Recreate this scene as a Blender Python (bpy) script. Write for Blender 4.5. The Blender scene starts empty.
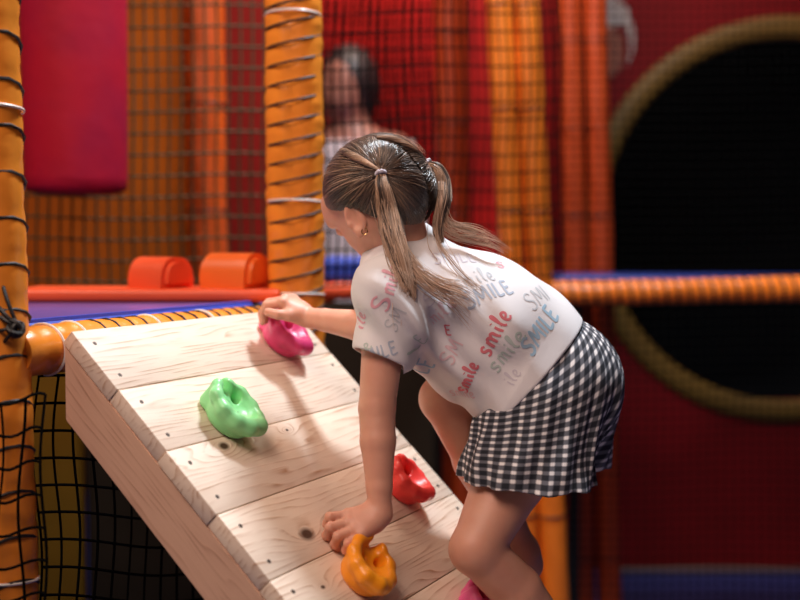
import bpy, bmesh, math, random
import numpy as np
from mathutils import Vector, Matrix
from mathutils.bvhtree import BVHTree
import openvdb
random.seed(7); rng = np.random.default_rng(11)
SC = bpy.context.scene; COL = SC.collection
PI = math.pi
CAMH = 1.35; FPX = 1200.0; PITCH = math.radians(3)
CAM = np.array([0, 0, CAMH])
def ray(px, py):
    cx, cz = (px-400)/FPX, -(py-300)/FPX
    c, s = math.cos(PITCH), math.sin(PITCH)
    return np.array([cx, c+cz*s, -s+cz*c])
def at(px, py, Y):                       # the place seen in the photo at (px, py) that lies Y metres away
    v = ray(px, py); return CAM + v*(Y/v[1])
def proj(P):
    q = np.asarray(P)-CAM; c, s = math.cos(PITCH), math.sin(PITCH)
    D = q[1]*c-q[2]*s; u = q[1]*s+q[2]*c
    return 400+FPX*q[0]/D, 300-FPX*u/D
# the ramp's plane
RO = np.array([-0.4716, 1.7157, CAMH-0.1343]); RA = np.array([.4431, .8965, 0]); RD = np.array([.6462, -.3194, -.6931]); RN = np.array([.6213, -.3071, .7209])
RW, PW = .604, .1155
def onramp(px, py, h=0.0):
    v = ray(px, py); o = RO+RN*h; k = ((o-CAM)@RN)/(v@RN); return CAM+v*k
def height(P): return float((np.asarray(P)-RO)@RN)
def uv(u, v, h=0.0): return RO+RA*u+RD*v+RN*h

# ---------------------------------------------------------------- materials
def nodes(name):
    m = bpy.data.materials.new(name); m.use_nodes = True; nt = m.node_tree
    return m, nt, nt.nodes['Principled BSDF']
def N(nt, t, **kw):
    n = nt.nodes.new(t)
    for k, v in kw.items():
        if k in n.inputs: n.inputs[k].default_value = v
        else: setattr(n, k, v)
    return n
def mat(name, col, rough=.5, noise=0.0, scale=8.0, bump=0.0, bscale=60.0, spec=.5, sss=0.0, coat=0.0, metal=0.0, sheen=0.0, col2=None):
    m, nt, b = nodes(name); L = nt.links
    b.inputs['Roughness'].default_value = rough; b.inputs['Specular IOR Level'].default_value = spec
    b.inputs['Metallic'].default_value = metal; b.inputs['Coat Weight'].default_value = coat; b.inputs['Sheen Weight'].default_value = sheen
    c = (*col, 1); b.inputs['Base Color'].default_value = c
    tc = N(nt, 'ShaderNodeTexCoord')
    if noise or col2:
        n = N(nt, 'ShaderNodeTexNoise', Scale=scale, Detail=4.0); L.new(tc.outputs['Object'], n.inputs['Vector'])
        r = N(nt, 'ShaderNodeValToRGB'); L.new(n.outputs['Fac'], r.inputs['Fac'])
        c2 = col2 or tuple(x*(1-noise) for x in col)
        r.color_ramp.elements[0].position = .35; r.color_ramp.elements[1].position = .65
        r.color_ramp.elements[0].color = (*c2, 1); r.color_ramp.elements[1].color = c
        L.new(r.outputs['Color'], b.inputs['Base Color'])
    if bump:
        n = N(nt, 'ShaderNodeTexNoise', Scale=bscale, Detail=5.0); L.new(tc.outputs['Object'], n.inputs['Vector'])
        bp = N(nt, 'ShaderNodeBump', Strength=bump, Distance=.01); L.new(n.outputs['Fac'], bp.inputs['Height']); L.new(bp.outputs['Normal'], b.inputs['Normal'])
    if sss:
        b.inputs['Subsurface Weight'].default_value = sss; b.inputs['Subsurface Radius'].default_value = (.012, .004, .002); b.inputs['Subsurface Scale'].default_value = 1.0
    return m
def wood(name, base, dark, seed, sx=1.0, knots=()):
    # x runs along the board, y across it; object coordinates in metres
    m, nt, b = nodes(name); L = nt.links
    tc = N(nt, 'ShaderNodeTexCoord'); mp = N(nt, 'ShaderNodeMapping'); L.new(tc.outputs['Object'], mp.inputs['Vector'])
    mp.inputs['Location'].default_value = (seed*1.7, seed*.37, seed*.9)
    # broad wavy figure
    mp2 = N(nt, 'ShaderNodeMapping'); mp2.inputs['Scale'].default_value = (2.2, 14, 14); L.new(mp.outputs['Vector'], mp2.inputs['Vector'])
    big = N(nt, 'ShaderNodeTexNoise', Scale=1.0, Detail=2.0, Distortion=.3); L.new(mp2.outputs['Vector'], big.inputs['Vector'])
    # rings: fract of a field  y*freq + big*k
    sp = N(nt, 'ShaderNodeSeparateXYZ'); L.new(mp.outputs['Vector'], sp.inputs['Vector'])
    a = N(nt, 'ShaderNodeMath', operation='MULTIPLY'); L.new(sp.outputs['Y'], a.inputs[0]); a.inputs[1].default_value = 85*sx
    c = N(nt, 'ShaderNodeMath', operation='MULTIPLY_ADD'); L.new(big.outputs['Fac'], c.inputs[0]); c.inputs[1].default_value = 8.0; L.new(a.outputs[0], c.inputs[2])
    last = c.outputs[0]
    for (kx, ky, kr, ka) in knots:        # the grain bends round each knot
        cm = N(nt, 'ShaderNodeVectorMath', operation='SUBTRACT'); L.new(tc.outputs['Object'], cm.inputs[0]); cm.inputs[1].default_value = (kx, ky, 0)
        sc = N(nt, 'ShaderNodeVectorMath', operation='MULTIPLY'); L.new(cm.outputs[0], sc.inputs[0]); sc.inputs[1].default_value = (.45, 1, 0)
        ln = N(nt, 'ShaderNodeVectorMath', operation='LENGTH'); L.new(sc.outputs[0], ln.inputs[0])
        e = N(nt, 'ShaderNodeMath', operation='MULTIPLY'); L.new(ln.outputs['Value'], e.inputs[0]); e.inputs[1].default_value = -1/(kr*1.9)
        ex = N(nt, 'ShaderNodeMath', operation='EXPONENT'); L.new(e.outputs[0], ex.inputs[0])
        ad = N(nt, 'ShaderNodeMath', operation='MULTIPLY_ADD'); L.new(ex.outputs[0], ad.inputs[0]); ad.inputs[1].default_value = ka; L.new(last, ad.inputs[2])
        last = ad.outputs[0]
    fr = N(nt, 'ShaderNodeMath', operation='FRACT'); L.new(last, fr.inputs[0])
    rp = N(nt, 'ShaderNodeValToRGB'); L.new(fr.outputs[0], rp.inputs['Fac'])
    E = rp.color_ramp.elements; E[0].position = 0; E[0].color = (0, 0, 0, 1); E[1].position = .62; E[1].color = (.2, .2, .2, 1)
    e = E.new(.9); e.color = (1, 1, 1, 1); e = E.new(1.0); e.color = (.1, .1, .1, 1)
    # patchiness of the rings
    pn = N(nt, 'ShaderNodeTexNoise', Scale=5.0, Detail=2.0); L.new(mp2.outputs['Vector'], pn.inputs['Vector'])
    pm = N(nt, 'ShaderNodeMapRange'); L.new(pn.outputs['Fac'], pm.inputs['Value']); pm.inputs['From Min'].default_value = .38; pm.inputs['From Max'].default_value = .7
    fm = N(nt, 'ShaderNodeMath', operation='MULTIPLY'); L.new(rp.outputs['Color'], fm.inputs[0]); L.new(pm.outputs['Result'], fm.inputs[1])
    # fine fibre
    mp3 = N(nt, 'ShaderNodeMapping'); mp3.inputs['Scale'].default_value = (18, 700, 400); L.new(mp.outputs['Vector'], mp3.inputs['Vector'])
    fi = N(nt, 'ShaderNodeTexNoise', Scale=1.0, Detail=3.0); L.new(mp3.outputs['Vector'], fi.inputs['Vector'])
    f2 = N(nt, 'ShaderNodeMath', operation='MULTIPLY_ADD'); L.new(fi.outputs['Fac'], f2.inputs[0]); f2.inputs[1].default_value = .28; L.new(fm.outputs[0], f2.inputs[2])
    f3 = N(nt, 'ShaderNodeMath', operation='SUBTRACT', use_clamp=True); L.new(f2.outputs[0], f3.inputs[0]); f3.inputs[1].default_value = .1
    mx = N(nt, 'ShaderNodeMix', data_type='RGBA'); L.new(f3.outputs[0], mx.inputs['Factor']); mx.inputs['A'].default_value = (*base, 1); mx.inputs['B'].default_value = (*dark, 1)
    out = mx.outputs['Result']
    for (kx, ky, kr, ka) in knots:
        cm = N(nt, 'ShaderNodeVectorMath', operation='SUBTRACT'); L.new(tc.outputs['Object'], cm.inputs[0]); cm.inputs[1].default_value = (kx, ky, 0)
        sc = N(nt, 'ShaderNodeVectorMath', operation='MULTIPLY'); L.new(cm.outputs[0], sc.inputs[0]); sc.inputs[1].default_value = (.7, 1.15, 0)
        ln = N(nt, 'ShaderNodeVectorMath', operation='LENGTH'); L.new(sc.outputs[0], ln.inputs[0])
        mr = N(nt, 'ShaderNodeMapRange'); L.new(ln.outputs['Value'], mr.inputs['Value'])
        mr.inputs['From Min'].default_value = kr*.5; mr.inputs['From Max'].default_value = kr*1.15; mr.inputs['To Min'].default_value = 1; mr.inputs['To Max'].default_value = 0
        m2 = N(nt, 'ShaderNodeMix', data_type='RGBA'); L.new(mr.outputs['Result'], m2.inputs['Factor']); L.new(out, m2.inputs['A']); m2.inputs['B'].default_value = (.075, .04, .025, 1)
        out = m2.outputs['Result']
    L.new(out, b.inputs['Base Color'])
    b.inputs['Roughness'].default_value = .52
    bp = N(nt, 'ShaderNodeBump', Strength=.25, Distance=.002); L.new(f3.outputs[0], bp.inputs['Height']); L.new(bp.outputs['Normal'], b.inputs['Normal'])
    return m

# ---------------------------------------------------------------- object helpers
def tag(o, label=None, cat=None, group=None, kind=None):
    if label: o['label'] = label
    if cat: o['category'] = cat
    if group: o['group'] = group
    if kind: o['kind'] = kind
    return o
def thing(name, label, cat, loc=(0, 0, 0), group=None, mtx=None):
    o = bpy.data.objects.new(name, None); COL.objects.link(o); o.location = loc; o.empty_display_size = .05
    if mtx is not None: o.matrix_world = mtx
    return tag(o, label, cat, group)
def link(name, me, m, parent=None, world=True):
    """links a mesh whose vertices are in WORLD coordinates when world is True"""
    o = bpy.data.objects.new(name, me); COL.objects.link(o)
    if m is not None:
        for x in (m if isinstance(m, (list, tuple)) else [m]): me.materials.append(x)
    if parent is not None:
        o.parent = parent
        if world:
            bpy.context.view_layer.update(); o.matrix_parent_inverse = parent.matrix_world.inverted()
    return o
def pydata(name, v, f, smooth=True):
    me = bpy.data.meshes.new(name); v = np.asarray(v, dtype=np.float32)
    f = np.asarray(f, dtype=np.int32); k = f.shape[1]
    me.vertices.add(len(v)); me.vertices.foreach_set('co', v.ravel())
    me.loops.add(f.size); me.loops.foreach_set('vertex_index', f.ravel())
    me.polygons.add(len(f)); me.polygons.foreach_set('loop_start', np.arange(0, f.size, k, dtype=np.int32)); me.polygons.foreach_set('loop_total', np.full(len(f), k, dtype=np.int32))
    me.polygons.foreach_set('use_smooth', np.full(len(f), smooth)); me.update(); me.validate(); return me
def frompy(name, V, F, smooth=False):
    me = bpy.data.meshes.new(name); me.from_pydata([tuple(map(float, v)) for v in V], [], F)
    if smooth: me.polygons.foreach_set('use_smooth', [True]*len(me.polygons))
    me.update(); return me
def bmmesh(name, bm, smooth=False):
    bmesh.ops.recalc_face_normals(bm, faces=bm.faces); me = bpy.data.meshes.new(name); bm.to_mesh(me); bm.free()
    if smooth: me.polygons.foreach_set('use_smooth', [True]*len(me.polygons))
    return me
def autosmooth(me, ang=.6):
    me.polygons.foreach_set('use_smooth', [True]*len(me.polygons)); me.set_sharp_from_angle(angle=ang); return me
def boxmesh(name, p0, p1, bevel=0.0, seg=3):
    bm = bmesh.new(); bmesh.ops.create_cube(bm, size=1)
    c = (np.array(p0)+np.array(p1))/2; s = np.abs(np.array(p1)-np.array(p0))
    for v in bm.verts: v.co = Vector(c+np.array(v.co)*s)
    if bevel: bmesh.ops.bevel(bm, geom=bm.edges[:], offset=bevel, segments=seg, affect='EDGES', profile=.5)
    return autosmooth(bmmesh(name, bm))
def frames(P):
    P = np.asarray(P, float); T = np.gradient(P, axis=0); T /= np.linalg.norm(T, axis=1)[:, None]+1e-12
    u = np.cross(T[0], [0, 0, 1.]);
    if np.linalg.norm(u) < .1: u = np.cross(T[0], [1., 0, 0])
    U = []
    for t in T:
        u = u-t*(u@t); u = u/(np.linalg.norm(u)+1e-12); U.append(u)
    U = np.array(U); return T, U, np.cross(T, U)
def tube_vf(P, r, n=8, cap=True, off=0):
    P = np.asarray(P, float); T, U, B = frames(P); r = np.broadcast_to(r, (len(P),))
    a = np.arange(n)*2*PI/n
    V = (P[:, None]+r[:, None, None]*(U[:, None]*np.cos(a)[None, :, None]+B[:, None]*np.sin(a)[None, :, None])).reshape(-1, 3)
    F = []
    for i in range(len(P)-1):
        for j in range(n):
            k = (j+1) % n; F.append((off+i*n+j, off+i*n+k, off+(i+1)*n+k, off+(i+1)*n+j))
    return V, F
def tubes(name, paths, n=6, smooth=True):
    """several tubes [(points, radius)] in one mesh, closed ends"""
    bmV, F = [], []; off = 0
    for P, r in paths:
        V, f = tube_vf(P, r, n, off=off); F += f
        F.append(tuple(off+i for i in range(n))[::-1]); F.append(tuple(off+len(V)-n+i for i in range(n)))
        bmV.append(V); off += len(V)
    me = frompy(name, np.concatenate(bmV), F)
    if smooth: autosmooth(me, 1.0)
    return me
def catmull(P, n=8):
    P = np.asarray(P, float); Q = np.vstack([2*P[0]-P[1], P, 2*P[-1]-P[-2]]); out = []
    for i in range(1, len(Q)-2):
        for t in np.linspace(0, 1, n, endpoint=False):
            a, b, c, d = Q[i-1:i+3]
            out.append(.5*((2*b)+(-a+c)*t+(2*a-5*b+4*c-d)*t*t+(-a+3*b-3*c+d)*t**3))
    out.append(P[-1]); return np.array(out)

# ---------------------------------------------------------------- distance-field modelling
class Field:
    def __init__(s, lo, hi, vox, far=.06):
        s.lo = np.array(lo, float); s.vox = vox; s.n = np.ceil((np.array(hi)-s.lo)/vox).astype(int)+1
        s.d = np.full(s.n, far, dtype=np.float32); s.far = far
    def sub(s, lo, hi):
        a = np.clip(np.floor((np.array(lo)-s.lo)/s.vox).astype(int), 0, s.n); b = np.clip(np.ceil((np.array(hi)-s.lo)/s.vox).astype(int)+1, 0, s.n)
        sl = tuple(slice(x, y) for x, y in zip(a, b))
        g = [(s.lo[i]+s.vox*np.arange(a[i], b[i])).astype(np.float32) for i in range(3)]
        return sl, np.meshgrid(*g, indexing='ij', sparse=True)
    def blend(s, sl, v, k, op='add'):
        a = s.d[sl]
        if op == 'add':
            if k <= 0: r = np.minimum(a, v)
            else:
                h = np.maximum(k-np.abs(a-v), 0)/k; r = np.minimum(a, v)-h*h*k*.25
        else:
            w = -v
            if k <= 0: r = np.maximum(a, w)
            else:
                h = np.maximum(k-np.abs(a-w), 0)/k; r = np.maximum(a, w)+h*h*k*.25
        s.d[sl] = r
    def cone(s, p0, p1, r0, r1, k=.01, wdir=None, ratio=1.0, op='add'):
        """tapered capsule; across wdir its radius is r, in the third direction r*ratio"""
        p0 = np.array(p0, float); p1 = np.array(p1, float); m = max(r0, r1)*max(1, ratio)+k+.02
        sl, (X, Y, Z) = s.sub(np.minimum(p0, p1)-m, np.maximum(p0, p1)+m)
        if X.size == 0 or Y.size == 0 or Z.size == 0: return
        ax = p1-p0; Ln = np.linalg.norm(ax); ax = ax/Ln if Ln > 1e-9 else np.array([0, 0, 1.])
        dx, dy, dz = X-p0[0], Y-p0[1], Z-p0[2]
        t = dx*ax[0]+dy*ax[1]+dz*ax[2]
        q2 = dx*dx+dy*dy+dz*dz-t*t
        if wdir is not None:
            w = np.array(wdir, float); w = w-ax*(w@ax); w /= np.linalg.norm(w); b = np.cross(ax, w)
            pw = dx*w[0]+dy*w[1]+dz*w[2]; pb = dx*b[0]+dy*b[1]+dz*b[2]
            q2 = pw*pw+(pb/ratio)**2
        q = np.sqrt(np.maximum(q2, 0))
        h = np.clip(t/max(Ln, 1e-9), 0, 1); tt = np.clip(t, 0, Ln); e = t-tt
        v = np.sqrt(q*q+e*e)-(r0+(r1-r0)*h)
        if wdir is not None: v = v*min(1, (1+ratio)/2)
        s.blend(sl, v, k, op)
    def ell(s, c, R, axes=None, k=.01, op='add'):
        c = np.array(c, float); R = np.array(R, float); m = R.max()+k+.02
        sl, (X, Y, Z) = s.sub(c-m, c+m)
        if X.size == 0 or Y.size == 0 or Z.size == 0: return
        dx, dy, dz = X-c[0], Y-c[1], Z-c[2]
        A = np.eye(3) if axes is None else np.array([np.array(a, float)/np.linalg.norm(a) for a in axes])
        p = [dx*A[i][0]+dy*A[i][1]+dz*A[i][2] for i in range(3)]
        k0 = np.sqrt(sum((p[i]/R[i])**2 for i in range(3))); k1 = np.sqrt(sum((p[i]/R[i]**2)**2 for i in range(3)))
        s.blend(sl, k0*(k0-1)/np.maximum(k1, 1e-6), k, op)
    def plane(s, p, n, lo=None, hi=None, k=0.0):
        """cuts away everything on the side n points to (inside an optional box)"""
        lo = s.lo if lo is None else lo; hi = s.lo+s.n*s.vox if hi is None else hi
        sl, (X, Y, Z) = s.sub(lo, hi); n = np.array(n, float); n /= np.linalg.norm(n)
        v = (X-p[0])*n[0]+(Y-p[1])*n[1]+(Z-p[2])*n[2]
        a = s.d[sl]
        if k <= 0: s.d[sl] = np.maximum(a, v)
        else:
            h = np.maximum(k-np.abs(a-v), 0)/k; s.d[sl] = np.maximum(a, v)+h*h*k*.25
    def grid(s): return s.sub(s.lo, s.lo+s.n*s.vox)[1]
    def mesh(s, name):
        g = openvdb.FloatGrid(s.far); d = np.clip(s.d, -.05, .05)
        g.copyFromArray(np.ascontiguousarray(d)); P, Q = g.convertToQuads(0.0)
        V = P.astype(np.float64)*s.vox+s.lo; Q = Q.astype(np.int64)
        a, b, c = V[Q[:, 0]], V[Q[:, 1]], V[Q[:, 2]]; dd = V[Q[:, 3]]
        o = V.mean(0); vol = (np.einsum('ij,ij->i', a-o, np.cross(b-o, c-o))+np.einsum('ij,ij->i', a-o, np.cross(c-o, dd-o))).sum()
        if vol < 0: Q = Q[:, ::-1]
        return pydata(name, V, Q)
def norm(v): v = np.array(v, float); return v/np.linalg.norm(v)

# ================================================================ THE CHILD
SKIN = None
def skin_material():
    m, nt, b = nodes('skin'); L = nt.links; tc = N(nt, 'ShaderNodeTexCoord')
    n = N(nt, 'ShaderNodeTexNoise', Scale=22.0, Detail=3.0); L.new(tc.outputs['Object'], n.inputs['Vector'])
    r = N(nt, 'ShaderNodeValToRGB'); L.new(n.outputs['Fac'], r.inputs['Fac']); r.color_ramp.elements[0].position = .3; r.color_ramp.elements[1].position = .7
    r.color_ramp.elements[0].color = (.66, .32, .225, 1); r.color_ramp.elements[1].color = (.72, .38, .27, 1)
    L.new(r.outputs['Color'], b.inputs['Base Color'])
    b.inputs['Roughness'].default_value = .48; b.inputs['Subsurface Weight'].default_value = .25
    b.inputs['Subsurface Radius'].default_value = (1, .35, .2); b.inputs['Subsurface Scale'].default_value = .006
    n2 = N(nt, 'ShaderNodeTexNoise', Scale=400.0, Detail=3.0); L.new(tc.outputs['Object'], n2.inputs['Vector'])
    bp = N(nt, 'ShaderNodeBump', Strength=.12, Distance=.001); L.new(n2.outputs['Fac'], bp.inputs['Height']); L.new(bp.outputs['Normal'], b.inputs['Normal'])
    return m
SKIN = skin_material()

# joints
sL, eL, wL = at(388, 292, 1.81), at(377, 408, 1.775), at(380, 514, 1.735)
sR, eR, wR = at(425, 262, 2.02), at(388, 330, 1.93), at(306, 317, 2.04)
PELV = at(550, 378, 1.965); HL, HR = at(532, 402, 1.895), at(565, 384, 2.04)
kL, aL = at(476, 549, 1.79), at(577, 662, 1.855)
kR, aR = at(444, 399, 1.95), at(523, 552, 2.015)
MSH = (sL+sR)/2; SPINE = norm(PELV-MSH); WID = norm(sR-sL); WID = norm(WID-SPINE*(WID@SPINE)); BACK = np.cross(WID, SPINE)
if BACK[2] < 0: BACK = -BACK
# head frame
HC = at(378, 197, 1.915); al, be, ro = math.radians(47), math.radians(29), math.radians(20)
HF = np.array([-math.cos(al)*math.cos(be), math.sin(al)*math.cos(be), -math.sin(be)])
HU = np.array([-math.cos(al)*math.sin(be), math.sin(al)*math.sin(be), math.cos(be)]); HL_ = np.cross(HU, HF)
HL_, HU = HL_*math.cos(ro)-HU*math.sin(ro), HU*math.cos(ro)+HL_*math.sin(ro)
def hd(f, l, u): return HC+HF*f+HL_*l+HU*u

def finger(F, pts, r, k=.0015):
    """chain of phalanges; slightly thicker at the knuckles, rounded tip"""
    for i in range(len(pts)-1):
        F.cone(pts[i], pts[i+1], r[i], r[i+1], k=k)
def hand(F, wr, mid, side, palm, bends, thumb):
    f = norm(mid-wr); sd = norm(side-f*(side@f)); p = np.cross(f, sd); p = p if p@palm > 0 else -p
    L = np.linalg.norm(mid-wr); F.cone(wr, wr+f*L*.35, .0160, .0165, k=.012, wdir=sd, ratio=.85)
    offs = (-.0205, -.0065, .0075, .0200); ln = (.94, 1.0, .96, .87); seg = ((.028, .0175, .0140), (.031, .0195, .0145), (.028, .0185, .0140), (.0225, .0145, .0125)); rr = (.0074, .0076, .0073, .0066)
    for i in range(4):
        m = wr+f*L*ln[i]+sd*offs[i]-p*(.0015 if i in (1, 2) else 0)
        F.cone(wr+f*L*.30+sd*offs[i]*.55, m, .0135, .0088, k=.010)
        F.ell(m-p*.002, (.0088,)*3, k=.004); q = m; sp = sd*(.10*(i-1.5)); 
        for b, (dg_, l) in enumerate(zip(bends[i], seg[i])):
            a = math.radians(dg_); d = norm(f*math.cos(a)+p*math.sin(a)+sp*(1 if b == 0 else .3)); q2 = q+d*l
            F.cone(q, q2, rr[i]*(1.06, .98, .92)[b], rr[i]*(.98, .92, .82)[b], k=.0012)
            if b < 2: F.ell(q2-p*.0006, (rr[i]*1.03,)*3, k=.002)
            q = q2
        print('finger', i, 'mcp', np.round(proj(m), 0), 'tip', np.round(proj(q), 0), 'h', round(height(q), 4), 'mcp h', round(height(m), 4))
    t = thumb; F.cone(t[0], t[1], .0125, .0105, k=.010); F.cone(t[1], t[2], .0098, .0086, k=.003); F.cone(t[2], t[3], .0086, .0072, k=.0015)
def build_body():
    F = Field(at(250, 700, 1.70)*0+np.array([-.26, 1.60, .50]), np.array([.42, 2.22, 1.60]), .0021)
    # torso and pelvis (under the clothes)
    F.cone(MSH+SPINE*.03, MSH+SPINE*.17, .088, .078, k=.02, wdir=WID, ratio=.7)
    F.cone(MSH+SPINE*.17, PELV-SPINE*.02, .078, .09, k=.02, wdir=WID, ratio=.74)
    F.cone(HL*.75+HR*.25, HL*.25+HR*.75, .068, .068, k=.03)
    # neck
    nb = MSH+BACK*.012-SPINE*.0; F.cone(nb, hd(-.02, 0, -.055), .035, .030, k=.02)
    F.cone(nb, sL, .034, .032, k=.02); F.cone(nb, sR, .034, .032, k=.02)
    # arms
    for s, e, w in ((sL, eL, wL), (sR, eR, wR)):
        F.cone(s, s*.55+e*.45, .034, .0318, k=.02); F.cone(s*.55+e*.45, e, .0318, .0272, k=.004)
        m = e*.68+w*.32; F.cone(e, m, .0272, .0262, k=.005); F.cone(m, e*.25+w*.75, .0262, .0192, k=.005)
        F.cone(e*.25+w*.75, w, .0192, .0162, k=.004)
    # near (left) hand: fingertips on the ramp beside the yellow hold
    hand(F, wL, onramp(352, 526.5, .041), -RA*.35+RD*.9, -RN, [(-16, 70, 104), (-14, 68, 102), (-10, 68, 102), (-4, 68, 102)],
         [at(374, 517, 1.745), onramp(366, 530, .042), onramp(359, 537, .030), onramp(353, 541, .018)])
    # far (right) hand: closed over the top of the pink hold
    hand(F, wR, at(286, 300, 2.05), RA*.95-RD*.25, -RN, [(46, 98, 130), (48, 100, 132), (50, 102, 134), (54, 104, 136)],
         [at(300, 315, 2.035), at(289, 315.5, 2.02), at(278, 314.5, 2.015), at(268, 312, 2.02)])
    # legs
    for h, kn, a, near in ((HL, kL, aL, 1), (HR, kR, aR, 0)):
        md = at(511, 476, 1.85) if near else h*.5+kn*.5
        F.cone(h, md, .066, .0555, k=.03); F.cone(md, kn, .0560, .0385, k=.008)
        F.ell(kn+norm(kn-(h+a)/2)*.004, (.036, .036, .036), k=.010)
        ax = norm(a-kn); back = norm((h-kn)-ax*((h-kn)@ax)); back = -back if back@norm(h-a) < 0 else back
        F.cone(kn, kn*.62+a*.38+back*.005, .0375, .0390, k=.008); F.cone(kn*.62+a*.38+back*.005, a, .0390, .0225, k=.006)
        F.cone(kn*.6+a*.4-back*.006, a, .030, .019, k=.015)
    # feet: near one flat on the ramp, far one on its toes near the ramp's right edge
    def foot(a, toe, heel_h, toe_h, side):
        p0 = a-RN*(height(a)-heel_h); hl = p0-toe*.022; ball = p0+toe*.085; ball = ball-RN*(height(ball)-toe_h)
        F.cone(a, hl+RN*.004, .0225, .0235, k=.015); F.cone(a, ball+RN*.006, .022, .0185, k=.02)
        F.cone(hl, ball, .0225, .0195, k=.02, wdir=np.cross(toe, RN), ratio=.85)
        sd = np.cross(RN, toe)*side
        for i in range(5):
            b0 = ball+sd*(.020-i*.0105)+toe*(.004-.003*abs(i-1)); r = (.0105, .008, .0076, .0072, .007)[i]
            F.cone(b0, b0+toe*(.030-.0035*i)-RN*(height(b0)-r-.001)*.6, r*1.1, r, k=.003)
    foot(aL, norm(-RD*.9+RA*.15), .024, .021, -1)
    foot(aR, norm(-RD*.8-RA*.5), .026, .021, 1)
    # head: cranium, face, jaw, cheeks
    A = (HF, HL_, HU)
    F.ell(hd(-.008, 0, .012), (.0855, .072, .0755), A, k=.02)
    F.ell(hd(.030, 0, -.022), (.048, .054, .062), A, k=.03)
    F.ell(hd(.042, 0, -.062), (.030, .031, .028), A, k=.03)           # chin and jaw
    for s in (1, -1):
        F.ell(hd(.046, s*.026, -.034), (.024, .022, .022), A, k=.02)  # cheek
        F.cone(hd(.0, s*.045, -.035), hd(.048, s*.018, -.070), .020, .016, k=.025)
        F.ell(hd(.072, s*.026, .008), (.012, .020, .008), A, k=.012)  # brow
    F.ell(hd(.070, 0, .028), (.014, .045, .030), A, k=.03)            # forehead
    for s in (1, -1): F.ell(hd(.082, s*.027, -.006), (.013, .014, .010), A, k=.010, op='cut')
    F.cone(hd(.079, 0, .002), hd(.092, 0, -.026), .006, .0085, k=.012)     # nose
    for s in (1, -1): F.ell(hd(.086, s*.008, -.029), (.007, .006, .005), A, k=.006)
    F.ell(hd(.080, 0, -.046), (.011, .020, .0055), A, k=.006); F.ell(hd(.078, 0, -.054), (.011, .017, .006), A, k=.005)   # lips
    for s in (1, -1): F.ell(hd(.076, s*.027, -.007), (.0125, .0125, .0115), A, k=.003)   # eyelids over the eyeball
    # ears
    for s in (1, -1):
        e = hd(.002, s*.069, -.016)
        n_ = norm(HL_*s*.9-HF*.35); w = norm(HF-n_*(HF@n_)); u = np.cross(n_, w)
        if u[2] < 0: u = -u
        u2 = norm(u*.95-w*.2); w2 = np.cross(n_, u2)
        F.ell(e+n_*.0075, (.0055, .0165, .027), (n_, w2, u2), k=.004)
        F.ell(e+n_*.0135+w2*.001, (.0060, .0110, .019), (n_, w2, u2), k=.003, op='cut')
        F.ell(e+n_*.0085+w2*.012-u2*.006, (.004, .004, .006), (n_, w2, u2), k=.004)
        F.ell(e-u2*.023+n_*.008+w2*.002, (.0048, .007, .008), (n_, w2, u2), k=.005)
    return F.mesh('body')

girl = thing('person', 'barefoot child with two ponytails, white printed T-shirt and gingham shorts, climbing the wooden ramp', 'person', tuple(uv(.4, .80)))
body_me = build_body(); body = link('body', body_me, SKIN, girl)

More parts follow.
